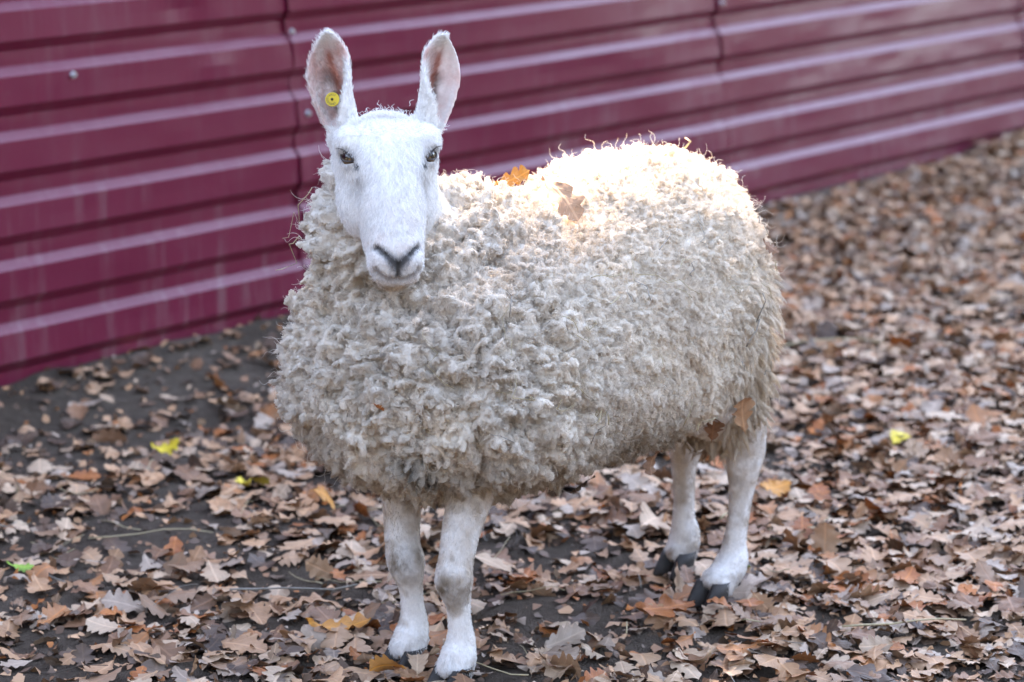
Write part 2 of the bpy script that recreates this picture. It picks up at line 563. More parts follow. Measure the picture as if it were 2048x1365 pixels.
def catmull(pts, n):
    pts = np.asarray(pts, float)
    P = np.concatenate([[2 * pts[0] - pts[1]], pts, [2 * pts[-1] - pts[-2]]])
    out = []
    m = len(pts) - 1
    for i in range(n):
        t = i / (n - 1) * m; k = min(int(t), m - 1); f = t - k
        p0, p1, p2, p3 = P[k], P[k + 1], P[k + 2], P[k + 3]
        out.append(0.5 * ((2 * p1) + (-p0 + p2) * f + (2 * p0 - 5 * p1 + 4 * p2 - p3) * f * f + (-p0 + 3 * p1 - 3 * p2 + p3) * f ** 3))
    return np.array(out)

def limb(keys, n=40, seg=18):
    """keys: (x,y,z, r across y, r along x)"""
    K = catmull(keys, n)
    secs = []
    for i in range(n):
        d = nrm(K[min(i + 1, n - 1), :3] - K[max(i - 1, 0), :3])
        a = nrm(np.cross([1, 0, 0], d)) if abs(d[0]) < 0.9 else np.array([0, 1.0, 0])
        b = np.cross(d, a)
        secs.append(ring(K[i, :3], a, b, K[i, 3], K[i, 4], seg))
    return loft(secs, seg)

def remesh(parts, voxel, name):
    V, F = join(parts)
    me = bpy.data.meshes.new(name); me.from_pydata([tuple(v) for v in V], [], F); me.update()
    bm = bmesh.new(); bm.from_mesh(me)
    bmesh.ops.remove_doubles(bm, verts=bm.verts, dist=1e-6)
    # every island outward
    bmesh.ops.recalc_face_normals(bm, faces=bm.faces); bm.to_mesh(me); bm.free()
    o = bpy.data.objects.new(name, me); COL.objects.link(o)
    md = o.modifiers.new('r', 'REMESH'); md.mode = 'VOXEL'; md.voxel_size = voxel
    dg = bpy.context.evaluated_depsgraph_get(); dg.update()
    ev = o.evaluated_get(dg)
    m2 = bpy.data.meshes.new_from_object(ev)
    bpy.data.objects.remove(o)
    bpy.data.meshes.remove(me)
    n = len(m2.vertices); v = np.empty(n * 3, np.float32); m2.vertices.foreach_get('co', v)
    return m2, v.reshape(-1, 3).astype(float)

def edges_of(me):
    e = np.empty(len(me.edges) * 2, np.int32); me.edges.foreach_get('vertices', e); return e.reshape(-1, 2)

def smooth(v, e, it, lam=0.5, w=None):
    deg = np.bincount(e.ravel(), minlength=len(v)).astype(float)[:, None]
    for _ in range(it):
        s = np.stack([np.bincount(e[:, 0], weights=v[e[:, 1], k], minlength=len(v)) + np.bincount(e[:, 1], weights=v[e[:, 0], k], minlength=len(v)) for k in range(3)], 1) / np.maximum(deg, 1)
        d = lam * (s - v)
        v = v + (d if w is None else d * w[:, None])
    return v

def set_co(me, v):
    me.vertices.foreach_set('co', v.astype(np.float32).ravel()); me.update()

def normals_of(me):
    n = np.empty(len(me.vertices) * 3, np.float32); me.vertex_normals.foreach_get('vector', n)
    return n.reshape(-1, 3).astype(float)

# ---- legs: keys from the top down
def front_leg(y, fx, hy, knee_x=0.012):
    return limb([(0.27, y, 0.42, 0.055, 0.070), (0.288, y, 0.33, 0.036, 0.042), (fx - 0.008, y * 0.7 + hy * 0.3, 0.262, 0.0285, 0.0315), (fx + knee_x - 0.004, y * 0.3 + hy * 0.7, 0.205, 0.0255, 0.0275),
                 (fx + knee_x, hy, 0.175, 0.0275, 0.0300), (fx + 0.004, hy, 0.142, 0.0185, 0.0205), (fx, hy, 0.108, 0.0165, 0.0185), (fx - 0.002, hy, 0.078, 0.0210, 0.024), (fx + 0.002, hy, 0.062, 0.0255, 0.028),
                 (fx + 0.008, hy, 0.046, 0.0260, 0.027), (fx + 0.014, hy, 0.034, 0.0275, 0.028), (fx + 0.017, hy, 0.026, 0.022, 0.022)])
def hind_leg(y, fx, hy, k):
    """k: how far the hock stands behind the hoof"""
    return limb([(-0.19, y * .8, 0.48, 0.08, 0.10), (-0.215 + (fx - k + 0.34) * 0.5, y, 0.38, 0.062, 0.080), (fx - k + .022, y * 0.5 + hy * 0.5, 0.305, 0.035, 0.045), (fx - k, hy, 0.255, 0.028, 0.038), (fx - k + .003, hy, 0.225, 0.026, 0.034),
                 (fx - k + .008, hy, 0.185, 0.0190, 0.0235), (fx - k * .85 + .004, hy, 0.135, 0.0165, 0.0200), (fx - k * .72 + .002, hy, 0.098, 0.0180, 0.0215), (fx - k * .60 - .004, hy, 0.070, 0.0250, 0.028), (fx - k * .35 - .004, hy, 0.050, 0.0250, 0.027),
                 (fx - k * .12, hy, 0.036, 0.0270, 0.028), (fx + 0.001, hy, 0.026, 0.022, 0.022)])
HOCK = {'hr': .018, 'hl': .080}
FEET = {'fr': (0.308, -0.044), 'fl': (0.326, 0.074), 'hr': (-0.372, -0.078), 'hl': (-0.268, 0.080)}

# ---- head
HS = [(-.012, .034, -.030, -.085), (-.002, .052, -.006, -.095), (.014, .0685, .013, -.108), (.037, .0745, .0255, -.115), (.060, .0735, .031, -.118), (.085, .068, .0335, -.116),
      (.115, .057, .0345, -.108), (.145, .0485, .0345, -.094), (.170, .0430, .033, -.078), (.195, .0400, .0300, -.064), (.213, .0395, .0245, -.056), (.228, .0380, .0155, -.050), (.240, .0335, .0035, -.045), (.249, .0240, -.0095, -.038), (.2525, .010, -.018, -.030)]
def head_parts():
    K = catmull([list(k) for k in HS], 60)
    secs = []
    for s, hw, nf, nb in K:
        c = hp(0, s, (nf + nb) / 2)
        secs.append(ring(c, HX, HN, max(hw, 0.004), max((nf - nb) / 2, 0.004), 36, 2.25))
    parts = [loft(secs, 36)]
    AX = (HX, HA, HN)
    for sx in (-1, 1):
        parts.append(ellipsoid(hp(sx * .037, .098, -.048), AX, (.0350, .068, .050)))       # cheek and jaw
        parts.append(ellipsoid(hp(sx * .056, .040, .000), AX, (.0205, .024, .024)))       # brow
        parts.append(ellipsoid(hp(sx * .0205, .220, -.012), AX, (.0190, .022, .026)))      # upper lip
        parts.append(ellipsoid(hp(sx * .052, .004, -.062), AX, (.026, .03, .032)))         # ear root
    parts.append(ellipsoid(hp(0, .236, -.038), AX, (.028, .017, .021)))                    # chin
    parts.append(ellipsoid(hp(0, .008, -.045), AX, (.05, .03, .045)))                     # poll
    return parts

# ---- ears: a funnel below that opens to a flat blade above
def ear(sx, base, tip, seg_u=34, seg_v=26, th=0.0065):
    base = np.asarray(base); tip = np.asarray(tip)
    ax = nrm(tip - base); L = np.linalg.norm(tip - base)
    side = nrm(HX * sx - ax * ((HX * sx) @ ax))           # outward, away from the other ear
    view = dirL(nrm(np.array([0.05, -0.98, 0.15])))
    front = nrm(view - ax * (view @ ax) - side * (view @ side))
    outer = []; inner = []
    for i in range(seg_u + 1):
        u = i / seg_u
        w = np.interp(u, [0, .08, .18, .32, .48, .62, .75, .86, .94, .98, 1.0], [.084, .100, .108, .104, .095, .084, .068, .047, .027, .015, .004])   # arc length across
        A = math.radians(np.interp(u, [0, .2, .4, .55, .75, 1.0], [300, 262, 215, 165, 118, 80]))
        rot = math.radians(np.interp(u, [0, .2, .4, .6, 1.0], [62, 56, 40, 22, 6]))
        o = math.cos(rot) * front + math.sin(rot) * side      # the way it opens
        a = -math.sin(rot) * front + math.cos(rot) * side
        r = w / A
        shift = np.interp(u, [0, .3, .6, 1], [0, .006, .010, .0])
        c = base + ax * L * u + side * shift - front * 0.010 * math.sin(math.pi * u)
        for lst, rr in ((outer, r + th / 2 * (1 - 0.5 * u)), (inner, r - th / 2 * (1 - 0.5 * u))):
            row = []
            for k in range(seg_v + 1):
                ph = (k / seg_v - 0.5) * A
                row.append(c + o * (r * math.cos(min(A / 2, math.pi / 2)) ) * 0 + rr * (math.sin(ph) * a - math.cos(ph) * o) + o * r * 0.55)
            lst.append(row)
    n = seg_v + 1
    V = np.array(outer + inner).reshape(-1, 3); O = (seg_u + 1) * n
    F = []
    for i in range(seg_u):
        for k in range(seg_v):
            q = i * n + k
            F.append((q, q + 1, q + n + 1, q + n)); F.append((O + q, O + q + n, O + q + n + 1, O + q + 1))
        F.append((i * n, i * n + n, O + i * n + n, O + i * n)); q = i * n + seg_v
        F.append((q, O + q, O + q + n, q + n))
    for k in range(seg_v):
        F.append((k, O + k, O + k + 1, k + 1)); q = seg_u * n + k
        F.append((q, q + 1, O + q + 1, O + q))
    return V, F, dict(base=base, ax=ax, L=L, side=side, front=front)
EARS = {}
for sx, b_w, t_w in ((-1, (-0.232, 4.045, 0.838), (-0.2665, 4.03, 0.990)), (1, (-0.134, 4.06, 0.836), (-0.0985, 4.05, 0.984))):
    EARS[sx] = ear(sx, toL(np.array(b_w)), toL(np.array(t_w)))

def torso_loft(secs, seg=32):
    K = catmull(secs, 50)
    return loft([ring((k[0], k[1], k[2]), (0, 1, 0), (0, 0, 1), max(k[3], .004), max(k[4], .004), seg, 2.2) for k in K], seg)

def build_body():
    parts = [torso_loft([(-.31, 0, .53, .03, .04), (-.28, 0, .53, .10, .11), (-.20, 0, .53, .155, .15), (0, 0, .51, .18, .165), (.2, 0, .51, .165, .17), (.32, 0, .52, .11, .13), (.37, 0, .53, .04, .06)])]
    hc = hp(0, .05, -.075)
    K = catmull([(.18, 0, .54, .13), (.28, -.02, .63, .090), (.345, -.035, .72, .066), (hc[0], hc[1], hc[2], .055)], 20)
    secs = []
    for i in range(20):
        d = nrm(K[min(i + 1, 19), :3] - K[max(i - 1, 0), :3]); a = nrm(np.cross(d, [0, 0, 1.0])); b = np.cross(d, a)
        secs.append(ring(K[i, :3], a, b, K[i, 3], K[i, 3] * 1.1, 24))
    parts.append(loft(secs, 24))
    parts += head_parts()
    parts.append(front_leg(-.085, FEET['fr'][0], FEET['fr'][1])); parts.append(front_leg(.074, FEET['fl'][0], FEET['fl'][1]))
    parts.append(hind_leg(-.095, *FEET['hr'], HOCK['hr'])); parts.append(hind_leg(.10, *FEET['hl'], HOCK['hl']))
    for key in ('hr', 'hl'):
        parts.append(ellipsoid((FEET[key][0] - HOCK[key] - .026, FEET[key][1], .252), EYE3, (.020, .017, .034)))   # point of the hock
    for sx in (-1, 1):
        parts.append((EARS[sx][0], EARS[sx][1]))
    me, v = remesh(parts, 0.0032, 'body')
    e = edges_of(me)
    hx, hs, hn = to_head(v)
    ishead = (hs > -.06) & (hs < .3) & (np.abs(hx) < .12) & (hn > -.16) & (v[:, 2] > .60)
    isear = v[:, 2] > .875
    w = np.where(isear, 0.25, 1.0)
    v = smooth(v, e, 9, 0.5, w)
    return me, v, e
BODY, BV, BE = build_body()

# ---- fleece: the bulk of the wool as one lumpy surface
def build_fleece():
    parts = [torso_loft([(-.365, 0, .54, .03, .05), (-.345, 0, .545, .11, .13), (-.300, 0, .54, .170, .190), (-.225, 0, .5345, .215, .2340), (-.08, 0, .518, .245, .235), (.05, 0, .494, .25, .212),
                         (.17, 0, .476, .255, .210), (.28, 0, .482, .255, .202), (.39, 0, .482, .215, .175), (.465, 0, .475, .14, .13), (.50, 0, .475, .05, .05)])]
    parts.append(ellipsoid((.26, -.052, .466), EYE3, (.23, .250, .195), 28, 18))            # chest
    parts.append(ellipsoid((.20, .0, .575), EYE3, (.16, .17, .122), 28, 18))                  # shoulders
    for sy in (-1, 1):
        parts.append(ellipsoid((-.262 if sy > 0 else -.28, sy * .085, .42), EYE3, (.095, .10, .165), 24, 16))   # breeches
    hc = hp(0, .06, -.085)
    K = catmull([(.16, 0, .56, .17, .18), (.28, -.035, .62, .158, .158), (.350, -.052, .685, .125, .125), (.379, -.050, .745, .095, .100), (hc[0] - .01, hc[1] - .005, hc[2] + .012, .072, .075)], 24)
    secs = []
    for i in range(24):
        d = nrm(K[min(i + 1, 23), :3] - K[max(i - 1, 0), :3]); a = nrm(np.cross(d, [0, 0, 1.0])); b = np.cross(d, a)
        secs.append(ring(K[i, :3], a, b, K[i, 3], K[i, 4], 28))
    parts.append(loft(secs, 28))
    me, v = remesh(parts, 0.0052, 'fleece')
    e = edges_of(me)
    v = smooth(v, e, 55, 0.5)
    set_co(me, v)
    n = normals_of(me)
    v = v - n * .011
    chest = sstep(.10, .30, v[:, 0])
    rear = sstep(-.12, -.30, v[:, 0])
    # broad folds, then locks
    fold = fbm(v * np.array([9, 9, 13]), 90, 2)
    d1, d2 = worley(v * np.array([21, 21, 25]) + 0.6 * np.stack([vnoise(v * 30, 5), vnoise(v * 30, 6), vnoise(v * 30, 7)], 1), 3)
    e1, e2 = worley(v * np.array([70, 70, 58]) + 0.7 * np.stack([vnoise(v * 60, 15), vnoise(v * 60, 16), vnoise(v * 60, 17)], 1), 9)
    lump = 0.55 - d1
    small = 0.5 - e1
    disp = 0.009 * fold + (0.015 + 0.022 * chest) * lump + (0.008 + 0.010 * chest) * small
    # creases across the neck and brisket
    crease = np.abs(np.sin((v[:, 2] * 1.0 + v[:, 0] * 0.25) * 62 + 2.2 * vnoise(v * 11, 61)))
    disp -= 0.019 * chest * (1 - sstep(0.0, 0.40, crease)) * sstep(.36, .50, v[:, 2])
    d3, d4 = worley(v * np.array([13, 13, 11]) + .5 * np.stack([vnoise(v * 16, 25), vnoise(v * 16, 26), vnoise(v * 16, 27)], 1), 33)
    disp -= 0.022 * (0.25 + .75 * chest) * (1 - sstep(.0, .17, d4 - d3))
    part = np.clip(chest * (1 - sstep(.0, .15, d4 - d3)) + .8 * chest * (1 - sstep(0.0, 0.32, crease)) * sstep(.36, .50, v[:, 2]), 0, 1)
    hx, hs, hn = to_head(v)
    neck = np.exp(-((hx / .10) ** 2 + ((hs - .06) / .12) ** 2 + ((hn + .08) / .08) ** 2))
    disp *= 1 - 0.75 * np.clip(neck, 0, 1)
    v = v + n * disp[:, None]
    set_co(me, v)
    return me, v, lump, small, part
FLEECE, FV, FLUMP, FSMALL, FPART = build_fleece()

# ---- face, coat colours
def seg_dist(px, py, pts):
    d = np.full(len(px), 9.0)
    for (ax, ay), (bx, by) in zip(pts[:-1], pts[1:]):
        vx, vy = bx - ax, by - ay
        t = np.clip(((px - ax) * vx + (py - ay) * vy) / (vx * vx + vy * vy), 0, 1)
        d = np.minimum(d, np.hypot(px - ax - t * vx, py - ay - t * vy))
    return d

EYES = {}
for sx in (-1, 1):
    Ld = nrm(sx * 0.76 * HX + 0.08 * HA + 0.64 * HN)
    c = hp(sx * .0525, .0635, -.0005)
    p = -sx * 0.62 * HX + 0.62 * HA + 0.35 * HN; p = nrm(p - Ld * (p @ Ld))      # outer to inner corner
    q = np.cross(Ld, p)
    if q @ HA > 0: q = -q                                                          # up, towards the brow
    EYES[sx] = (c, Ld, p, q)
ER, EHP, EHQ = 0.0155, 0.0132, 0.0063

def finish_body():
    v = BV.copy()
    set_co(BODY, v); n = normals_of(BODY)
    hx, hs, hn = to_head(v)
    face = (v[:, 2] > .60) & (hs > -.02) & (hs < .30) & (np.abs(hx) < .1) & (hn > -.12)
    front = face & (hn > -.03) & (hs > .17)
    nose_pts = [(.0315, .2065), (.0255, .2135), (.0165, .2225), (.006, .231), (0, .234)]
    dn = np.where(front, seg_dist(np.abs(hx), hs, nose_pts), 9)
    dnos = np.where(front, seg_dist(np.abs(hx), hs, [(.0305, .2075), (.025, .2145), (.0175, .2215)]), 9)
    dph = np.where(front, seg_dist(np.abs(hx), hs, [(0, .233), (0, .2445)]), 9)
    dm = np.where(face & (hn > -.045) & (hs > .2), seg_dist(np.abs(hx), hs + 0.0 * hn, [(0, .2492), (.013, .2475), (.0235, .2435), (.033, .234)]), 9)
    v -= n * (0.0085 * np.exp(-(dnos / .0036) ** 2))[:, None]
    v -= n * (0.003 * np.exp(-(dph / .0028) ** 2))[:, None]
    v -= n * (0.004 * np.exp(-(dm / .0030) ** 2))[:, None]
    # hollow in front of the eye, and the nasal edge
    for sx in (-1, 1):
        h = np.exp(-(((hx - sx * .052) / .016) ** 2 + ((hs - .105) / .026) ** 2)) * (hn > -.03)
        v -= n * (0.0045 * h * face)[:, None]
        c, Ld, p, q = EYES[sx]
        d = v - c; P = d @ p; Q = d @ q; D = d @ Ld
        r = np.linalg.norm(d, axis=1)
        near = (r < .034) & (D > -.004)
        alm = np.abs(Q) / (EHQ * np.clip(1 - (P / EHP) ** 2, 0.02, 1))
        inside = near & (alm < 1) & (np.abs(P) < EHP)
        out = near & ~inside
        tgt = np.where(inside, 0.0105, np.maximum(r, ER + .0018))
        w = np.where(inside, 1.0, sstep(.030, .020, r))
        sc = np.where(near, 1 + (tgt / np.maximum(r, 1e-6) - 1) * w, 1.0)
        v = c + d * sc[:, None]
    set_co(BODY, v); n = normals_of(BODY)
    # colours of the coat, with a painted glow inside the ears
    col = np.tile(np.array([.85, .825, .79]), (len(v), 1))
    def paint(mask, c):
        m = np.clip(mask, 0, 1)[:, None]
        col[:] = col * (1 - m) + np.array(c) * m
    leg = sstep(.40, .30, v[:, 2])
    nz = fbm(v * 60, 5, 3)
    paint(leg * (0.48 + 0.35 * nz) * sstep(.0, .22, v[:, 2]), (.52, .41, .315))
    paint(leg * sstep(.10, .02, v[:, 2]) * 0.4, (.60, .55, .50))
    paint(leg * .5 * sstep(.15, .7, fbm(v * 38, 12, 3)), (.36, .27, .19))
    paint(leg * .55 * sstep(.05, .5, fbm(v * 80, 13, 2)) * sstep(.08, .03, v[:, 2]), (.28, .20, .14))
    for fx, hy in (FEET['fr'], FEET['fl']):
        k = np.exp(-(((v[:, 1] - hy - .008) / .017) ** 2 + ((v[:, 2] - (.178 if hy < 0 else .165)) / .024) ** 2)) * (v[:, 0] > fx)
        paint(k * (1.0 + .6 * nz), (.17, .125, .085))
    k = np.exp(-(((v[:, 2] - .15) / .03) ** 2)) * (v[:, 0] < -.2) * leg
    paint(k * (.35 + .4 * nz), (.38, .29, .21))
    paint(face * sstep(.232, .246, hs) * sstep(-.012, -.03, hn) * .75, (.66, .52, .36))
    wd = np.interp(np.abs(hx), [0, .012, .02, .03], [1.25, 1.0, .75, .62])
    paint(face * (.16 + .22 * nz) * sstep(.10, .22, hs), (.72, .56, .50))
    paint(face * (.05 + .16 * fbm(v * 25, 8, 2)), (.66, .60, .54))
    paint(face * 0.6 * sstep(.011, .004, dn / wd), (.22, .215, .22))
    paint(.9 * sstep(.0062, .0020, dn / wd), (.032, .031, .033))
    paint(front * 0.8 * np.exp(-((hx / .008) ** 2 + ((hs - .2355) / .009) ** 2)), (.045, .045, .048))
    paint(sstep(.0045, .0018, dph), (.03, .03, .03))
    paint(0.55 * sstep(.0038, .0012, dm), (.18, .14, .12))
    paint(face * (hs > .2) * 0.12 * sstep(.020, .006, dm), (.36, .32, .29))
    for sx in (-1, 1):
        c, Ld, p, q = EYES[sx]
        d = v - c; P = d @ p; Q = d @ q
        near = (np.linalg.norm(d, axis=1) < .03) & (d @ Ld > 0)
        rr = np.sqrt((P / .0185) ** 2 + ((Q - .001) / .0135) ** 2)
        paint(near * sstep(1.10, .85, rr) * .45, (.25, .22, .21))
        tear = np.sqrt(((P - .021) / .006) ** 2 + ((Q + .004) / .004) ** 2)
        paint(near * sstep(1.3, .6, tear) * .9, (.05, .05, .055))
        sm = np.exp(-(((hx - sx * .05) / .010) ** 2 + ((hs - .108) / .015) ** 2)) * face * (hn > -.02)
        paint(sm * (.35 + .3 * nz), (.36, .30, .25))
        # ears
        E = EARS[sx][2]
        de = v - E['base']; u = (de @ E['ax']) / E['L']; sd = de @ E['side']; fr = de @ E['front']
        on = (u > .10) & (u < 1.02) & (np.abs(sd) < .06) & (v[:, 2] > .85) & (hx * sx > .015)
        inn = on * sstep(.05, .45, n @ E['front'] * .75 + n @ E['side'] * .35 * (u < .5)) * sstep(.004, -.004, fr - .004)
        edge = sstep(.96, .78, u)
        paint(inn * edge * (.70 + .4 * nz) * .85, (.74, .47, .41))  # pink inner skin, boosted to stand for light glowing through the ear
        pk = np.exp(-((sd + .004 - .010 * u) / .0065) ** 2) * sstep(.12, .25, u) * sstep(.85, .7, u)
        paint(inn * pk * (1.0 + .3 * nz), (.52, .19, .13))
        gy = np.exp(-(((sd - .010) / .010) ** 2 + ((u - .42) / .16) ** 2)) + .8 * np.exp(-(((sd - .004) / .008) ** 2 + ((u - .25) / .08) ** 2))
        paint(inn * gy * np.clip(.65 + 1.1 * nz, 0, 1), (.10, .085, .08))
    at = BODY.attributes.new('coat_colour', 'FLOAT_COLOR', 'POINT')
    at.data.foreach_set('color', np.concatenate([np.clip(col, 0, 1), np.ones((len(v), 1))], 1).astype(np.float32).ravel())
    BODY.polygons.foreach_set('use_smooth', [True] * len(BODY.polygons))
    BODY.materials.clear(); BODY.materials.append(SKIN)
    o = link(bpy.data.objects.new('body', BODY), sheep)
    return v, n, col
BV, BN, BCOL = finish_body()

# ---- eyes
IRIS, nt, b = mat_new('iris_gold')
p_ = N(nt, 'ShaderNodeAttribute', attribute_name='eye_zone')
sepc = N(nt, 'ShaderNodeSeparateColor'); nt.links.new(p_.outputs['Color'], sepc.inputs[0])
fib = noise(nt, 900, 3, vec=objcoord(nt))
c_ = mixcol(nt, fib, (.12, .066, .026), (.22, .130, .055))
c_ = mixcol(nt, sepc.outputs[1], c_, (.05, .03, .02))
c_ = mixcol(nt, sepc.outputs[0], c_, (.006, .006, .008))
nt.links.new(c_, b.inputs['Base Color'])
b.inputs['Roughness'].default_value = 0.12; b.inputs['Coat Weight'].default_value = 1.0; b.inputs['Coat Roughness'].default_value = 0.03
LID = mat_plain('lid_skin', (.060, .050, .047), .5, .4)
for sx in (-1, 1):
    c, Ld, p, q = EYES[sx]
    V, F = ellipsoid(c, (p, q, Ld), (ER, ER, ER), 36, 26)
    o = mesh_obj('eye', V, F, IRIS, sheep)
    d = (V - c) / ER; P = d @ p; Q = d @ q; D = d @ Ld
    pup = sstep(.12, .06, np.maximum(np.abs(P) - .46, 0) * 1.2 + np.maximum(np.abs(Q) - .15, 0)) * (D > 0)
    rim = sstep(.60, .82, np.hypot(P, Q)) * 1.0
    at = o.data.attributes.new('eye_zone', 'FLOAT_COLOR', 'POINT')
    at.data.foreach_set('color', np.stack([pup, rim, 0 * pup, 1 + 0 * pup], 1).astype(np.float32).ravel())
    for sgn, nm in ((1, 'upper_eyelid'), (-1, 'lower_eyelid')):
        path = []; rad = []
        for t in np.linspace(-1, 1, 15):
            P_ = t * EHP * 1.04; Q_ = sgn * EHQ * (1 - t * t) * 1.02
            w = math.sqrt(max(1e-8, (ER + .0012) ** 2 - P_ ** 2 - Q_ ** 2))
            path.append(c + p * P_ + q * Q_ + Ld * w); rad.append(.0010 + (.0006 if sgn > 0 else .0003) * (1 - t * t))
        V, F = tube(path, rad, 8)
        mesh_obj(nm, V, F, LID, sheep)
    # lashes
    lash = []
    for t in np.linspace(-.8, .9, 13):
        P_ = t * EHP; Q_ = EHQ * (1 - t * t) * 1.05
        w = math.sqrt(max(1e-8, (ER + .002) ** 2 - P_ ** 2 - Q_ ** 2))
        a0 = c + p * P_ + q * Q_ + Ld * w
        dv = nrm(Ld * .9 + q * .35 + p * (t * .5 - .2))
        lash.append(tube([a0, a0 + dv * .006, a0 + dv * .012 - q * .003], [.00035, .00028, .0001], 4))
    V, F = join(lash)
    tag(mesh_obj('eyelash', V, F, LID, sheep), kind='stuff')

# ---- hooves: two claws each
def claw(cx, cy, side, h=0.044):
    secs = []
    for z, ox, rx, ry in ((0.000, .029, .030, .0128), (.004, .029, .0305, .0134), (.014, .025, .0285, .0136), (.026, .019, .0260, .0134), (h - .004, .011, .0225, .0125)):
        th = np.arange(18) * 2 * math.pi / 18
        x = np.cos(th) * rx; y = np.sin(th) * ry * (1 - .35 * np.clip(np.cos(th), 0, 1) ** 2)
        secs.append(np.stack([cx + ox + x, cy + side * (.0150 + .004 * np.clip(x / .03, 0, 1)) + y, np.full(18, z + .004)], 1))
    return loft(secs, 18)
for key, (fx, hy) in FEET.items():
    dx = .006 if key[0] == 'f' else -.008
    V, F = join([claw(fx + dx - .006, hy, -1), claw(fx + dx - .006, hy, 1)])
    mesh_obj('hoof', V, F, HORN, sheep)

# ------------------------------------------------------------------ wool and hair as curves
from mathutils.bvhtree import BVHTree
def curves_obj(name, P, R, col, mat, parent):
    """P (n,k,3), R (n,k), col (n,3)"""
    n, k = P.shape[:2]
    cv = bpy.data.hair_curves.new(name)
    cv.add_curves([k] * n)
    cv.position_data.foreach_set('vector', P.astype(np.float32).ravel())
    ra = cv.attributes.get('radius') or cv.attributes.new('radius', 'FLOAT', 'POINT')
    ra.data.foreach_set('value', R.astype(np.float32).ravel())
    ca = cv.attributes.new('wool_colour', 'FLOAT_COLOR', 'CURVE')
    ca.data.foreach_set('color', np.concatenate([np.clip(col, 0, 1), np.ones((n, 1))], 1).astype(np.float32).ravel())
    cv.materials.append(mat)
    o = link(bpy.data.objects.new(name, cv), parent)
    o['kind'] = 'stuff'
    return o

def tri_data(me, v):
    me.calc_loop_triangles()
    t = np.empty(len(me.loop_triangles) * 3, np.int32); me.loop_triangles.foreach_get('vertices', t); t = t.reshape(-1, 3)
    a, b_, c = v[t[:, 0]], v[t[:, 1]], v[t[:, 2]]
    cr = np.cross(b_ - a, c - a)
    return t, 0.5 * np.linalg.norm(cr, axis=1)

def sample(t, w, n):
    i = rng.choice(len(t), n, p=w / w.sum())
    u = rng.random((n, 2)); f = u.sum(1) > 1; u[f] = 1 - u[f]
    return t[i], np.stack([1 - u.sum(1), u[:, 0], u[:, 1]], 1)

def interp(tri, bary, A):
    return (A[tri] * bary[:, :, None]).sum(1)

def wool_colour_at(P, n):
    """cream fleece, dirtier below and on the brisket"""
    base = np.tile(np.array([.78, .680, .560]), (len(P), 1))
    nz = fbm(P * 7, 201, 3); nf = vnoise(P * 45, 207)
    def mixin(m, c):
        m = np.clip(m, 0, 1)[:, None]
        base[:] = base * (1 - m) + np.array(c) * m
    mixin(.30 * sstep(.1, .5, nz), (.58, .46, .35))
    mixin(.50 * sstep(.05, .28, P[:, 0]) * (1 + nz), (.64, .56, .475))
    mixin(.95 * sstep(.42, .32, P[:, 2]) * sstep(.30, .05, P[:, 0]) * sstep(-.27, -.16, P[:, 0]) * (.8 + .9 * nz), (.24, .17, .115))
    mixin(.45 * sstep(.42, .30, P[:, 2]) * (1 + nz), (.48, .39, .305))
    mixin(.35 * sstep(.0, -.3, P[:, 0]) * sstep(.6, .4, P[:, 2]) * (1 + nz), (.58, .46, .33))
    mixin(.25 * sstep(.68, .74, P[:, 2]), (.76, .69, .58))  # top of the back whitened to strengthen its sunlit highlight
    st = np.array([.43, .085, .345])
    mixin(.85 * np.exp(-(((P - st) / np.array([.05, .022, .045])) ** 2).sum(1)) * (1 + .8 * nf), (.035, .04, .036))
    hx, hs, hn = to_head(P)
    mixin(.95 * np.exp(-((hx / .105) ** 2 + ((hs - .07) / .12) ** 2 + ((hn + .07) / .085) ** 2)), (.80, .765, .72))
    mixin(.55 * np.exp(-((hx / .07) ** 2 + ((hs - .20) / .07) ** 2 + ((hn + .12) / .06) ** 2)), (.50, .37, .24))
    base *= (1 + .09 * nf)[:, None]
    return base

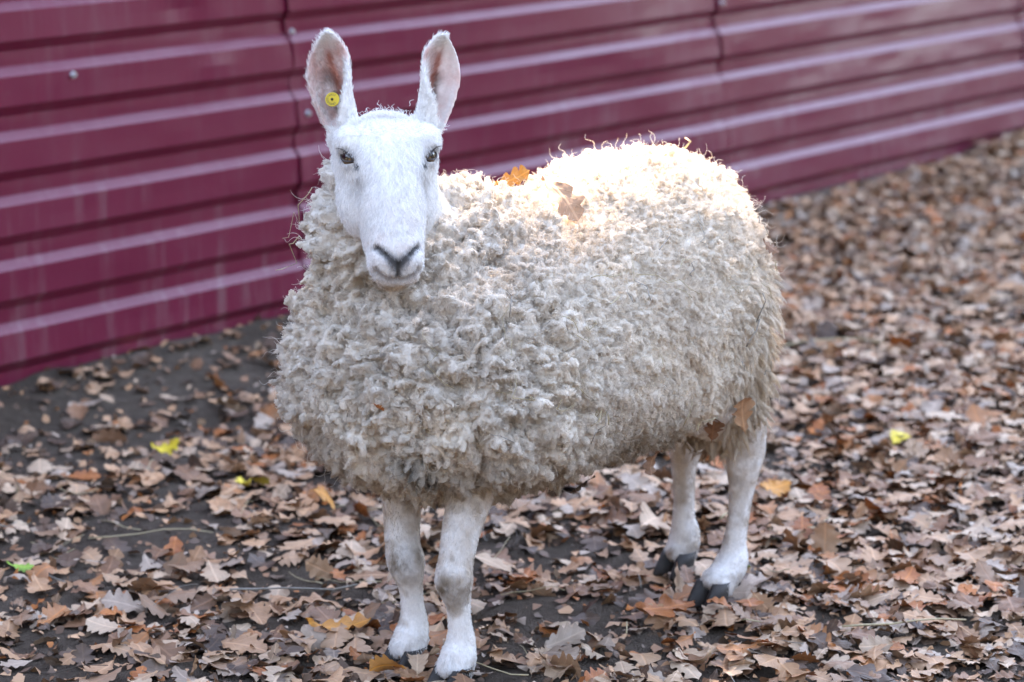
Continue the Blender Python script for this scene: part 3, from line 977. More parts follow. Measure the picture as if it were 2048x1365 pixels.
def build_wool():
    fn = normals_of(FLEECE)
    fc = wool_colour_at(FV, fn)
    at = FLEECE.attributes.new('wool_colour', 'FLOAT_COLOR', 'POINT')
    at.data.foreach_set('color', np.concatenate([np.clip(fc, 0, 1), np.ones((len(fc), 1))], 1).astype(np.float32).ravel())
    FLEECE.polygons.foreach_set('use_smooth', [True] * len(FLEECE.polygons))
    FLEECE.materials.clear(); FLEECE.materials.append(WOOL)
    fo = link(bpy.data.objects.new('fleece', FLEECE), sheep)
    t, ar = tri_data(FLEECE, FV)
    cen = FV[t].mean(1)
    # the wool thins out towards the bare face
    hx, hs, hn = to_head(cen)
    inhead = (hn > -.075) & (hs > -.03) & (hs < .15) & (np.abs(hx) < .056)
    lumpw = np.clip(.55 + 1.4 * FLUMP[t].mean(1) + .8 * FSMALL[t].mean(1), .15, 2)
    w = ar * lumpw * np.where(inhead, 0.0, 1.0) * (1 - .82 * FPART[t].mean(1))
    # tufts: points kept apart by a minimum distance; every strand belongs to its nearest tuft and leans to it
    from mathutils.kdtree import KDTree
    cand_t, cand_b = sample(t, ar * np.where(inhead, 0.0, 1.0), 60000)
    cp = interp(cand_t, cand_b, FV); cn = nrm(interp(cand_t, cand_b, fn))
    cell = {}; keep = []
    for i in range(len(cp)):
        x = cp[i]
        dmin = .0112 if x[0] > .12 else (.0084 if x[0] > -.2 else .0105)
        dmin *= .8 + .5 * hash3(np.array([i]), np.array([3]), np.array([5]))[0]
        k0 = (int(x[0] // .024), int(x[1] // .024), int(x[2] // .024)); ok = True
        for dx in (-1, 0, 1):
            for dy in (-1, 0, 1):
                for dz in (-1, 0, 1):
                    for j in cell.get((k0[0] + dx, k0[1] + dy, k0[2] + dz), ()):
                        if ((cp[j] - x) ** 2).sum() < dmin * dmin:
                            ok = False; break
                    if not ok: break
                if not ok: break
            if not ok: break
        if ok:
            cell.setdefault(k0, []).append(i); keep.append(i)
    cp, cn = cp[keep], cn[keep]; NT = len(cp)
    kd = KDTree(NT)
    for i in range(NT): kd.insert(cp[i], i)
    kd.balance()
    chest = sstep(.08, .28, cp[:, 0]); rear = sstep(-.08, -.26, cp[:, 0]) * sstep(.68, .50, cp[:, 2])
    belly = sstep(-.15, -.6, cn[:, 2]); top = sstep(.35, .8, cn[:, 2])
    hx, hs, hn = to_head(cp)
    nearhead = np.clip(1.25 * np.exp(-((hx / .115) ** 2 + ((hs - .07) / .13) ** 2 + ((hn + .08) / .085) ** 2)), 0, 1)
    TL = (.0070 + .0055 * rng.random(NT) + .0012 * chest + .026 * rear + .006 * belly + .006 * top + .0012 * chest) * (1 - .72 * nearhead)
    g = np.tile(np.array([-.30, 0, -1.0]), (NT, 1)) + rng.normal(size=(NT, 3)) * (.60 - .35 * rear)[:, None]
    td = nrm(g - cn * (g * cn).sum(1, keepdims=True)); tb = np.cross(cn, td)
    lift = np.clip(.85 - .45 * rear - .30 * belly + .15 * rng.normal(size=NT), .25, 1.1)
    fall = np.clip(.24 + .70 * rear + .35 * belly + .18 * rng.normal(size=NT), .0, 1.2)
    turns = .7 + .8 * rng.random(NT) - .35 * rear + .4 * chest
    rc = (.0017 + .0017 * rng.random(NT) + .0007 * chest) * (1 - .25 * rear) * (1 - .5 * nearhead)
    ph = rng.random(NT) * 6.28
    tint = .90 + .18 * rng.random(NT)
    NSTR, K = 480000, 8
    tri, ba = sample(t, w, NSTR)
    p = interp(tri, ba, FV)
    own = np.empty(NSTR, int)
    for i in range(NSTR): own[i] = kd.find(p[i])[1]
    dist = np.linalg.norm(cp[own] - p, axis=1)
    ok = rng.random(NSTR) < 1 - (.40 + .42 * chest[own]) * sstep(.62, 1.1, dist / np.where(cp[own][:, 0] > .12, .0080, .0068))
    p, own, dist = p[ok], own[ok], dist[ok]; NSTR = len(p)
    n, tdir, b = cn[own], td[own], tb[own]
    dl = cp[own] - p
    tau = np.linspace(0, 1, K)
    Rt = np.where(cp[own][:, 0] > .12, .0080, .0068)
    dome = 1 - .60 * np.clip(dist / Rt, 0, 1.2) ** 2
    L = TL[own] * dome * (.82 + .3 * rng.random(NSTR))
    fly = rng.random(NSTR) < .07
    cl = np.where(fly, -.2 + .4 * rng.random(NSTR), .16 + .36 * rng.random(NSTR) + .32 * rear[own])
    an = ph[own][:, None] + tau[None] * (2 * math.pi * turns[own])[:, None] + rng.normal(size=(NSTR, 1)) * .35
    cr = rc[own][:, None] * (tau ** 1.2)[None]
    S = p[:, None] - n[:, None] * .003 \
        + (np.sin(tau * math.pi / 2)[None] * (L * lift[own])[:, None])[..., None] * n[:, None] \
        + ((tau ** 1.6)[None] * (L * fall[own])[:, None])[..., None] * tdir[:, None] \
        + dl[:, None] * (cl[:, None] * (tau ** 1.25)[None])[..., None] \
        + (cr * np.cos(an))[..., None] * b[:, None] + (cr * np.sin(an))[..., None] * (.7 * tdir + .45 * n)[:, None]
    frq = 8 + 6 * rng.random((NSTR, 1)); fp = rng.random((NSTR, 1)) * 6.28
    amp = (.0005 + .0007 * rng.random((NSTR, 1))) * tau[None]
    S = S + (amp * np.sin(frq * tau[None] + fp))[..., None] * b[:, None] + (amp * np.cos(frq * tau[None] + fp))[..., None] * n[:, None]
    S = S + (fly[:, None, None] * rng.normal(size=(NSTR, 1, 3)) * .005) * (tau ** 1.5)[None, :, None]
    rad = (.00050 * (1 - .5 * tau))[None] * (.75 + .5 * rng.random((NSTR, 1)))
    rad = np.where(fly[:, None], rad * .5, rad)
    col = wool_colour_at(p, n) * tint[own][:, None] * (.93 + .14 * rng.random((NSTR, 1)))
    curves_obj('wool_locks', S, rad, col, WOOL, fo)
    # soft underwool that fills between the tufts
    M = 130000
    tri, ba = sample(t, ar * np.where(inhead, 0.0, 1.0), M)
    p = interp(tri, ba, FV); n = nrm(interp(tri, ba, fn))
    d = nrm(n * .55 + rng.normal(size=(M, 3)) * .55); e_ = nrm(np.cross(d, rng.normal(size=(M, 3)))); f_ = np.cross(d, e_)
    tq = np.linspace(0, 1, 6)
    Lu = (.006 + .006 * rng.random(M)) * (1 - .4 * sstep(.1, .3, p[:, 0]))
    a2 = rng.random((M, 1)) * 6 + tq[None] * (4 + 5 * rng.random((M, 1)))
    U = p[:, None] + d[:, None] * (Lu[:, None] * tq)[..., None] + e_[:, None] * (.0022 * tq * np.sin(a2))[..., None] + f_[:, None] * (.0022 * tq * np.cos(a2))[..., None]
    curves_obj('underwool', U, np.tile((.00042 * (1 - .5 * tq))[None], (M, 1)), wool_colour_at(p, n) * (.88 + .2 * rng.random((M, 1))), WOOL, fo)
    # wisps that stand off the outline
    M = 1500
    tri, ba = sample(t, ar * np.where(inhead, 0.0, 1.0), M)
    p = interp(tri, ba, FV); n = nrm(interp(tri, ba, fn))
    d = nrm(n + rng.normal(size=(M, 3)) * .55); e_ = nrm(np.cross(d, rng.normal(size=(M, 3))))
    Lw = .014 + .022 * rng.random(M)
    tw = np.linspace(0, 1, 9)
    a2 = rng.random((M, 1)) * 6 + tw[None] * (3 + 6 * rng.random((M, 1)))
    W = p[:, None] + n[:, None] * .006 + d[:, None] * (Lw[:, None] * tw)[..., None] + e_[:, None] * (.006 * tw * np.sin(a2))[..., None] + np.cross(d, e_)[:, None] * (.006 * tw * np.cos(a2))[..., None]
    curves_obj('wool_wisps', W, np.tile((.00032 * (1 - .6 * tw))[None], (M, 1)), wool_colour_at(p, n) * 1.05, WOOL, fo)
    # small curls on the poll between the ears
    M = 2600
    x = rng.normal(size=M) * .022; s_ = .000 + rng.random(M) * .012; nn = -.03 + rng.normal(size=M) * .018
    p = hp(x, s_ - .004 + 3.5 * x ** 2, nn)
    d = nrm(-HA * .8 + HN * .35 + rng.normal(size=(M, 3)) * .45); e_ = nrm(np.cross(d, rng.normal(size=(M, 3))))
    Lw = .004 + .009 * rng.random(M)
    a2 = rng.random((M, 1)) * 6 + tw[None] * 7
    W = p[:, None] + d[:, None] * (Lw[:, None] * tw)[..., None] + e_[:, None] * (.003 * tw * np.sin(a2))[..., None] + np.cross(d, e_)[:, None] * (.003 * tw * np.cos(a2))[..., None]
    curves_obj('forelock', W, np.tile((.00045 * (1 - .6 * tw))[None], (M, 1)), np.tile([.80, .77, .73], (M, 1)), WOOL, sheep)
    return fo
FLEECE_O = build_wool()

def build_hair():
    t, ar = tri_data(BODY, BV)
    cen = BV[t].mean(1)
    hx, hs, hn = to_head(cen)
    zone = ((cen[:, 2] > .62) & (cen[:, 0] > .30)) | (cen[:, 2] < .36)
    w = ar * zone * np.where(cen[:, 2] > .62, 1.6, 1.0)
    M = 120000
    tri, ba = sample(t, w, M)
    p = interp(tri, ba, BV); n = nrm(interp(tri, ba, BN)); c = interp(tri, ba, BCOL)
    bv = BVHTree.FromPolygons([tuple(x) for x in FV], [tuple(f.vertices) for f in FLEECE.polygons])
    keep = np.ones(M, bool)
    for i in range(M):
        h = bv.find_nearest(p[i], 0.06)
        if h[0] is not None and (Vector(p[i]) - h[0]).dot(h[1]) < -.003:
            keep[i] = False
    # no hair on eyes, nose leather or mouth
    for sx in (-1, 1):
        ec, Ld, pp, qq = EYES[sx]
        d = p - ec; keep &= ~((np.abs(d @ pp) < EHP * 1.05) & (np.abs(d @ qq) < EHQ * 1.1) & (d @ Ld > 0) & (np.linalg.norm(d, axis=1) < .022))
    hx, hs, hn = to_head(p)
    keep &= ~((c.mean(1) < .12) & (hs > .18) & (p[:, 2] > .5))
    p, n, c = p[keep], n[keep], c[keep]; M = len(p)
    hx, hs, hn = to_head(p)
    head = p[:, 2] > .6; earz = head & (((p - EARS[-1][2]['base']) @ EARS[-1][2]['ax'] > .035) & (hx < -.02) | ((p - EARS[1][2]['base']) @ EARS[1][2]['ax'] > .035) & (hx > .02))
    flow = np.where(head[:, None], HA[None] * sstep(-.0, .06, hs)[:, None] - HA[None] * .8 * sstep(.06, .0, hs)[:, None] + HX[None] * (hx * 7)[:, None], np.array([[-.15, 0, -1.0]]))
    flow = np.where(earz[:, None], np.where((hx < 0)[:, None], EARS[-1][2]['ax'][None] - HX[None] * .4, EARS[1][2]['ax'][None] + HX[None] * .4), flow)
    flow = flow + rng.normal(size=(M, 3)) * .28
    tt = nrm(flow - n * (flow * n).sum(1, keepdims=True))
    L = np.where(head, .0065, .0055) * (.6 + .8 * rng.random(M)) + np.where(~head & (p[:, 2] < .06), .006, 0) 
    L = np.where(hs > .19, L * .6, L) * np.where(head | True, 1, 1)
    tau = np.linspace(0, 1, 4)
    up = np.where(head, .34, .22) + .12 * rng.normal(size=M)
    S = p[:, None] + tt[:, None] * (L[:, None] * tau)[..., None] + n[:, None] * ((L * up)[:, None] * np.sin(tau * 1.9)[None])[..., None]
    col = c * (.84 + .28 * rng.random((M, 1)))
    curves_obj('short_hair', S, np.tile((.00034 * (1 - .6 * tau))[None], (M, 1)), col, HAIR, sheep)
build_hair()

# ------------------------------------------------------------------ oak leaves
LEAFCOLS = [  # name, dark, light, underside, weight, colour words
    ('pale', (0.403, 0.250, 0.155), (0.509, 0.338, 0.218), (0.488, 0.343, 0.235), .17, 'pale pinkish tan'),
    ('lilac', (0.265, 0.178, 0.126), (0.371, 0.263, 0.192), (0.382, 0.284, 0.210), .11, 'greyish mauve'),
    ('tan', (0.329, 0.162, 0.080), (0.456, 0.245, 0.130), (0.435, 0.265, 0.160), .31, 'warm tan'),
    ('brown', (0.164, 0.073, 0.036), (0.254, 0.122, 0.063), (0.297, 0.176, 0.105), .22, 'mid brown'),
    ('russet', (0.276, 0.076, 0.021), (0.413, 0.135, 0.036), (0.339, 0.162, 0.071), .11, 'russet orange'),
    ('dark', (0.070, 0.038, 0.024), (0.117, 0.065, 0.039), (0.148, 0.094, 0.061), .08, 'dark brown')]
LEAFMATS = [make_leaf_mat('oak_leaf_' + c[0], c[1], c[2], c[3]) for c in LEAFCOLS]
ORANGE = make_leaf_mat('leaf_orange', (.42, .15, .02), (.55, .22, .03), (.45, .22, .08))
YELLOW = make_leaf_mat('leaf_yellow', (.52, .36, .02), (.66, .48, .04), (.5, .4, .1))
GREEN = make_leaf_mat('leaf_green', (.14, .26, .03), (.24, .38, .05), (.25, .36, .1))

def leaf_shape(r, cols, st):
    """lobed oak leaf of unit length, curled: verts, quads, uv"""
    n = r.choice([3.6, 4.2, 4.6, 5.2]); ph = r.uniform(-.5, .5); wide = r.uniform(.26, .36); deep = r.uniform(.34, .58)
    k1 = r.choice([r.uniform(-.8, .8), r.uniform(-1.8, 1.8), r.uniform(.8, 2.6)])
    k2 = r.choice([r.uniform(-1.5, 1.5), r.uniform(-3.2, 3.2), r.uniform(1.0, 3.6)])
    tw = r.uniform(-.7, .7); wav = r.uniform(.01, .035); sd = r.uniform(0, 99)
    T = np.linspace(0, 1, st); V = []; UV = []
    # centre line with bend
    phi = k1 * (T - .45) + .5 * np.sin(T * 5 + sd) * abs(k1) * .25
    dx = np.cos(phi) / (st - 1); dz = np.sin(phi) / (st - 1)
    cx = np.concatenate([[0], np.cumsum(dx)[:-1]]); cz = np.concatenate([[0], np.cumsum(dz)[:-1]])
    for i, t in enumerate(T):
        tt = max(0.0, (t - .09) / .91)
        env = wide * (max(0, math.sin(math.pi * tt ** 1.2)) ** .62) if t > .09 else 0
        for j in range(cols + 1):
            sgn = j / cols * 2 - 1
            lob = 1 - deep * (.5 - .5 * math.cos(2 * math.pi * (n * tt + ph + (.12 if sgn > 0 else -.10)))) ** 1.7
            w = max(.010, env * lob) if t < .995 else .02
            y = sgn * w
            sweep = .30 * abs(y) * math.sin(math.pi * min(1, tt + .02))
            a = y * k2
            yy = math.sin(a) / k2 if abs(k2) > .05 else y
            up = (1 - math.cos(a)) / k2 if abs(k2) > .05 else 0
            up += wav * math.sin(t * 17 + sd + sgn * 2.0) * abs(sgn) + wav * .6 * math.cos(t * 29 + sgn * 5 + sd) * abs(sgn)
            an = tw * (t - .4)
            y2 = yy * math.cos(an) - up * math.sin(an); u2 = yy * math.sin(an) + up * math.cos(an)
            V.append((cx[i] + sweep * math.cos(phi[i]) - u2 * math.sin(phi[i]) - .5, y2, cz[i] + sweep * math.sin(phi[i]) + u2 * math.cos(phi[i])))
            UV.append((t, y))
    V = np.array(V); V[:, 2] -= np.percentile(V[:, 2], 12)
    F = []
    c1 = cols + 1
    for i in range(st - 1):
        for j in range(cols):
            q = i * c1 + j
            F.append((q, q + c1, q + c1 + 1, q + 1))
    return V, np.array(F), np.array(UV)

def fast_mesh(name, V, F, UV=None, mi=None, mats=()):
    me = bpy.data.meshes.new(name)
    me.vertices.add(len(V)); me.vertices.foreach_set('co', V.astype(np.float32).ravel())
    nf, k = F.shape
    me.loops.add(nf * k); me.loops.foreach_set('vertex_index', F.astype(np.int32).ravel())
    me.polygons.add(nf); me.polygons.foreach_set('loop_start', np.arange(0, nf * k, k, dtype=np.int32))
    for m in mats: me.materials.append(m)
    if mi is not None: me.polygons.foreach_set('material_index', mi.astype(np.int32))
    me.polygons.foreach_set('use_smooth', np.ones(nf, bool))
    if UV is not None:
        ul = me.uv_layers.new(name='UVMap'); ul.data.foreach_set('uv', UV[F.ravel()].astype(np.float32).ravel())
    me.update(calc_edges=True)
    return me

lr = random.Random(5)
VAR = []
for k in range(26):
    seed = lr.random()
    hi = leaf_shape(random.Random(seed), 4, 25); lo = leaf_shape(random.Random(seed), 2, 22)
    VAR.append((hi, lo, fast_mesh('oak_leaf', hi[0], hi[1], hi[2], None, [LEAFMATS[0]])))

def euler_mats(rx, ry, rz):
    cx, sx_, cy, sy, cz, sz = np.cos(rx), np.sin(rx), np.cos(ry), np.sin(ry), np.cos(rz), np.sin(rz)
    M = np.empty((len(rx), 3, 3))
    M[:, 0, 0] = cy * cz; M[:, 0, 1] = sx_ * sy * cz - cx * sz; M[:, 0, 2] = cx * sy * cz + sx_ * sz
    M[:, 1, 0] = cy * sz; M[:, 1, 1] = sx_ * sy * sz + cx * cz; M[:, 1, 2] = cx * sy * sz - sx_ * cz
    M[:, 2, 0] = -sy; M[:, 2, 1] = sx_ * cy; M[:, 2, 2] = cx * cy
    return M

def leaf_density(x, y):
    d = (x - FP[0]) * FN[0] + (y - FP[1]) * FN[1]; t = (x - FP[0]) * FD[0] + (y - FP[1]) * FD[1]
    P = np.stack([x, y, 0 * x], 1)
    left = 1 - sstep(.9, 2.1, t + .35 * d)                        # the trodden end of the yard
    base = .96 - left * (.84 - .54 * sstep(.15, 1.25, d))
    for cx, cy, rx, ry, a in ((.10, 4.36, .20, .16, .75), (-.33, 4.52, .16, .14, .65), (.10, 4.75, .2, .15, .6), (-.02, 4.0, .16, .10, .5), (-.62, 4.85, .3, .22, .55), (-.75, 4.05, .2, .12, .5), (2.3, 9.2, .4, .4, .5), (.55, 5.4, .3, .25, .35)):
        base = base - a * np.exp(-(((x - cx) / rx) ** 2 + ((y - cy) / ry) ** 2))
    base = base * (1 + .45 * fbm(P * 2.6, 301, 2))
    base = np.where(d < .06, np.where(t > 2.6, .4, 0), base)
    return np.clip(base, 0.03, 1.0)

def leaf_words(colour, k, size, flip, x, y):
    """colour, size, shape and what it lies by"""
    v = VAR[k][0][0]
    h = v[:, 2].max() - v[:, 2].min()
    shape = 'flat' if h < .14 else ('wavy' if h < .24 else ('curled' if h < .36 else 'rolled up'))
    big = 'small' if size < .055 else ('large' if size > .080 else 'medium')
    return f"{big} {shape} {colour} oak leaf{' underside up' if flip else ''} {zone_words(x, y)}"

def zone_words(x, y):
    d = (x - FP[0]) * FN[0] + (y - FP[1]) * FN[1]
    def r(a, b): return math.hypot(x - a, y - b)
    if r(-.125, 4.07) < .22: z = 'beside the front hooves'
    elif r(.31, 4.53) < .22: z = 'beside the hind hooves'
    elif r(.09, 4.30) < .25: z = "under the sheep's belly"
    elif d < .45: z = 'by the foot of the fence'
    elif x < -.30 and y > 4.35: z = "on soil between chest and fence"
    elif y < 3.95: z = 'on litter ahead of the hooves'
    elif x < -.30: z = 'on litter ahead of the chest'
    elif y < 4.9: z = "in deep litter beside the flank"
    else: z = 'in deep litter beyond the rump'
    return z

def scatter_leaves():
    n = 84000
    y = 3.35 + rng.random(n) ** .9 * 8.2
    x = (rng.random(n) * 2 - 1) * (0.215 * y + .45)
    # even out for the wedge shape
    keep = rng.random(n) < (0.215 * y + .45) / (0.215 * 11.6 + .45) * 1.15
    dens = leaf_density(x, y)
    keep &= rng.random(n) < dens
    d = (x - FP[0]) * FN[0] + (y - FP[1]) * FN[1]
    keep &= d > -.01
    x, y, dens = x[keep], y[keep], dens[keep]; n = len(x)
    size = (.046 + .046 * rng.random(n)) * np.where(rng.random(n) < .25, .62, 1)
    z = ground_z(x, y) + .003 + rng.random(n) ** 1.4 * .022 * dens
    rz = rng.random(n) * 2 * math.pi
    big = rng.random(n) < .16
    rx = rng.normal(size=n) * np.where(big, .60, .17); ry = rng.normal(size=n) * np.where(big, .50, .15)
    flip = rng.random(n) < .35
    rx = np.where(flip, rx + math.pi, rx); z = np.where(flip, z + .12 * size, z)
    wts = np.array([c[4] for c in LEAFCOLS]); ci = rng.choice(len(LEAFCOLS), n, p=wts / wts.sum())
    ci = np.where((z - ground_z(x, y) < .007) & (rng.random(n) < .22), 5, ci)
    vi = rng.integers(0, len(VAR), n)
    # those that show largest become leaves of their own
    p_ = math.radians(11.7225); zc = y * math.cos(p_) + 1.36 * math.sin(p_)
    u = x / zc * 5600 / 1024; vv = -(y * math.sin(p_) - 1.36 * math.cos(p_)) / zc * 5600 / 682.5
    inview = (np.abs(u) < .98) & (vv > -.99) & (vv < .985)
    score = np.where(inview & (ci != 5), size / zc * (1 + 12 * (z - ground_z(x, y))), -1)
    own = np.argsort(-score)[:285]
    isown = np.zeros(n, bool); isown[own] = True
    for i in own:
        o = bpy.data.objects.new('oak_leaf', VAR[vi[i]][2]); COL.objects.link(o)
        o.location = (x[i], y[i], z[i] + .004); o.rotation_euler = (rx[i], ry[i], rz[i]); o.scale = (size[i],) * 3
        o.material_slots[0].link = 'OBJECT'; o.material_slots[0].material = LEAFMATS[ci[i]]
        tag(o, leaf_words(LEAFCOLS[ci[i]][5], vi[i], size[i], bool(flip[i]), x[i], y[i]), 'leaf', LEAFCOLS[ci[i]][5] + ' fallen oak leaves')
    Vs, Fs, Us, Ms = [], [], [], []; off = 0
    M = euler_mats(rx, ry, rz)
    pos = np.stack([x, y, z], 1)
    for k in range(len(VAR)):
        ids = np.where((vi == k) & ~isown)[0]
        v, f, uv = VAR[k][1]
        W = np.einsum('nij,vj->nvi', M[ids] * size[ids, None, None], v) + pos[ids, None]
        nv = len(v)
        Vs.append(W.reshape(-1, 3)); Fs.append((f[None] + (np.arange(len(ids)) * nv)[:, None, None] + off).reshape(-1, 4)); off += nv * len(ids)
        Us.append(np.tile(uv, (len(ids), 1))); Ms.append(np.repeat(ci[ids], len(f)))
    me = fast_mesh('leaf_litter', np.concatenate(Vs), np.concatenate(Fs), np.concatenate(Us), np.concatenate(Ms), LEAFMATS)
    o = link(bpy.data.objects.new('leaf_litter', me))
    tag(o, 'deep litter of brown and tan fallen oak leaves', 'leaf litter', None, 'stuff')
    print('leaves', n, 'faces', len(me.polygons))
scatter_leaves()

# ------------------------------------------------------------------ single leaves of another colour, and those caught in the wool
def place_leaf(k, mat, size, loc, rot, label, group=None):
    o = bpy.data.objects.new('oak_leaf', VAR[k][2]); COL.objects.link(o)
    o.location = loc; o.rotation_euler = rot; o.scale = (size,) * 3
    o.material_slots[0].link = 'OBJECT'; o.material_slots[0].material = mat
    return tag(o, label, 'leaf', group)

def gz(x, y): return float(ground_z(np.array([x]), np.array([y]))[0])
for k, m, size, x, y, dz, rot, label in (
        (3, YELLOW, .075, -.695, 5.489, .014, (.3, .1, .4), 'bright yellow leaf on bare soil near the foot of the fence'),
        (7, YELLOW, .06, -.515, 5.168, .020, (.5, .2, 2.2), 'bright yellow leaf among brown leaves beside the chest'),
        (11, YELLOW, .045, -.480, 5.160, .026, (-.6, .3, .6), 'small yellow leaf touching a larger yellow leaf beside the chest'),
        (5, YELLOW, .07, .788, 5.561, .022, (.3, -.2, 1.1), 'yellow leaf in the deep litter level with the rump'),
        (9, GREEN, .05, -.837, 4.584, .012, (.2, .3, .2), 'fresh green leaf lying flat on the trodden soil'),
        (2, GREEN, .05, .401, 4.644, .020, (.3, .4, 1.9), 'small green leaf behind the hind hooves'),
        (14, ORANGE, .095, .494, 5.142, .024, (.5, .2, .8), 'vivid orange leaf in the litter behind the hind legs'),
        (6, ORANGE, .07, -.188, 4.02, .022, (.9, .2, 2.6), 'orange leaf standing against the front hoof'),
        (4, ORANGE, .11, -.272, 4.246, .026, (.1, .1, .1), 'broad orange tan leaf lying ahead of the front hooves'),
        (8, LEAFMATS[4], .13, .239, 4.338, .030, (.2, .1, .5), 'large dark russet leaf between front and hind hooves'),
        (10, LEAFMATS[0], .115, -.03, 4.60, .030, (.1, .5, .1), 'cream leaf standing out on dark soil behind the front legs'),
        (12, LEAFMATS[0], .11, .249, 4.871, .030, (.6, .1, 1.2), 'pale cream leaf tilted up behind the belly'),
        (13, ORANGE, .085, -.345, 4.93, .05, (.9, .5, 1.0), 'curled orange brown leaf leaning up under the chest wool')):
    place_leaf(k, m, size, (x, y, gz(x, y) + dz), rot, label)

for key, (fx, hy) in FEET.items():                       # leaves trodden round each foot
    for j in range(4):
        q = SG + SU * (fx + .05 + .03 * math.sin(j * 2.1)) + SL * (hy + (-.06, -.022, .022, .06)[j])
        foot = {'fr': "off fore", 'fl': "near fore", 'hr': "off hind", 'hl': "near hind"}[key]
        side = ('outer edge', 'outer toe', 'inner toe', 'inner edge')[j] if key[1] == 'r' else ('inner edge', 'inner toe', 'outer toe', 'outer edge')[j]
        place_leaf((3 * j + len(key) + int(abs(fx) * 40)) % len(VAR), LEAFMATS[(j * 2 + int(abs(hy) * 100)) % 5], .058, (q[0], q[1], gz(q[0], q[1]) + .014 + .005 * j), (.35 * math.sin(j * 3), -.3, j * 1.7 + fx * 9), f"oak leaf trodden against the {side} of the sheep's {foot} hoof")

fleece_bvh = BVHTree.FromPolygons([tuple(x) for x in FV], [tuple(f.vertices) for f in FLEECE.polygons])
def toW(p): return SG + p[0] * SU + p[1] * SL + np.array([0, 0, p[2]])
def on_fleece(p, off=.010):
    h = fleece_bvh.find_nearest(Vector(p))
    n = np.array(h[1])
    return np.array(h[0]) + n * off, n

def leaf_on_fleece(k, mat, size, p, dirw, tilt, off, label):
    q, n = on_fleece(p, off)
    nW = nrm(n[0] * SU + n[1] * SL + np.array([0, 0, n[2]])); nW = nrm(nW + np.asarray(tilt))
    d = np.asarray(dirw, float); d = nrm(d - nW * (d @ nW)); b = np.cross(nW, d)
    o = place_leaf(k, mat, size, (0, 0, 0), (0, 0, 0), label)
    M = Matrix(((d[0], b[0], nW[0]), (d[1], b[1], nW[1]), (d[2], b[2], nW[2]))).to_4x4()
    o.matrix_world = Matrix.Translation(toW(q)) @ M @ Matrix.Scale(size, 4)
leaf_on_fleece(4, ORANGE, .065, (.115, .0, .72), (.9, .1, .15), (.0, -1.0, .1), .030, "bright orange leaf lying on the sheep's back")
leaf_on_fleece(0, LEAFMATS[2], .095, (.085, .050, .700), (.55, -.35, -.75), (.1, -.5, .1), .026, "pinkish tan leaf with clear midrib lying on the sheep's back")
leaf_on_fleece(9, LEAFMATS[3], .035, (-.234, .197, .614), (.6, 0, -.5), (0, -.2, 0), .022, 'tiny brown leaf fragment caught in the wool of the rump')
leaf_on_fleece(15, LEAFMATS[2], .075, (-.205, .163, .37), (-.25, -.1, 1), (.1, -.6, .2), .030, 'tan leaf hanging in the wool above the hind leg')
leaf_on_fleece(8, LEAFMATS[3], .06, (-.19, .150, .335), (.1, 0, 1), (0, -.5, 0), .028, 'brown crumpled leaf hanging below the tan one above the hind leg')
leaf_on_fleece(20, LEAFMATS[5], .05, (.134, .147, .30), (.1, 0, -1), (0, -.3, 0), .020, 'dark leaf scrap dangling from the belly wool')
leaf_on_fleece(17, LEAFMATS[3], .05, (-.01, .150, .312), (-.3, 0, -1), (0, -.3, 0), .022, 'brown leaf scrap stuck at the rear of the belly wool')
leaf_on_fleece(22, LEAFMATS[4], .020, (.478, .074, .482), (.6, 0, -.6), (0, 0, 0), .020, 'small orange leaf crumb caught in the chest wool')

# ------------------------------------------------------------------ straw
def straw(path, r, mat, name, label, group):
    n = len(path)
    V, F = tube(path, [r * (1 - .35 * i / (n - 1)) for i in range(n)], 6)
    c = np.asarray(path).mean(0)
    o = mesh_obj(name, V - c, F, mat); o.location = c
    return tag(o, label, 'straw', group)

def straw_on_fleece(p0, d, L, r, mat, label, out=(0, 0, 0), off=.017):
    d = nrm(d); path = []
    for i in range(7):
        u = i / 6
        q, n = on_fleece(np.asarray(p0) + d * L * (u - .5), off)
        path.append(toW(q) + np.asarray(out) * u ** 1.5 * L)
    straw(path, r, mat, 'straw_stalk', label, 'straw caught in the fleece')
straw_on_fleece((-.30, -.03, .755), (-.6, -.3, .2), .05, .0022, STRAW, 'thick pale straw end sticking up from the top of the rump', (.35, -.1, .45), .020)
straw_on_fleece((-.345, .03, .60), (-.05, .25, -1), .10, .0014, STRAW, 'bent straw hanging down the back edge of the rump', (.15, 0, 0), .026)
straw_on_fleece((-.17, .215, .52), (-.35, 0, 1), .075, .0013, STRAWG, 'olive grey straw standing in the wool of the thigh')
straw_on_fleece((.03, .215, .60), (-1, .1, -.45), .12, .0008, STRAW, 'long thin straw lying slantwise across the flank')
straw_on_fleece((.14, .19, .62), (-1, .1, -.1), .05, .0009, STRAW, 'short thin straw on the upper flank')
straw_on_fleece((.36, .20, .55), (.0, 0, 1), .13, .0006, STRAW, 'fine straw hanging upright behind the shoulder')
straw_on_fleece((.44, .14, .54), (.25, 0, 1), .11, .0006, STRAW, 'fine straw hanging on the front of the shoulder')
straw_on_fleece((.44, -.12, .72), (.2, -.2, -1), .07, .0007, STRAW, 'fine straw on the side of the neck', (-.35, 0, 0))
straw_on_fleece((.44, -.15, .66), (.2, -.3, -1), .06, .0009, STRAW, 'short straw sticking out below the neck', (-.6, 0, -.1))
straw_on_fleece((-.10, .19, .36), (-1, 0, .5), .06, .0011, STRAW, 'yellow straw at the edge of the belly near the thigh')
straw_on_fleece((.05, -.02, .745), (1, -.4, .2), .05, .0007, STRAW, 'fine curved straw on the middle of the back', (-.3, 0, .4))
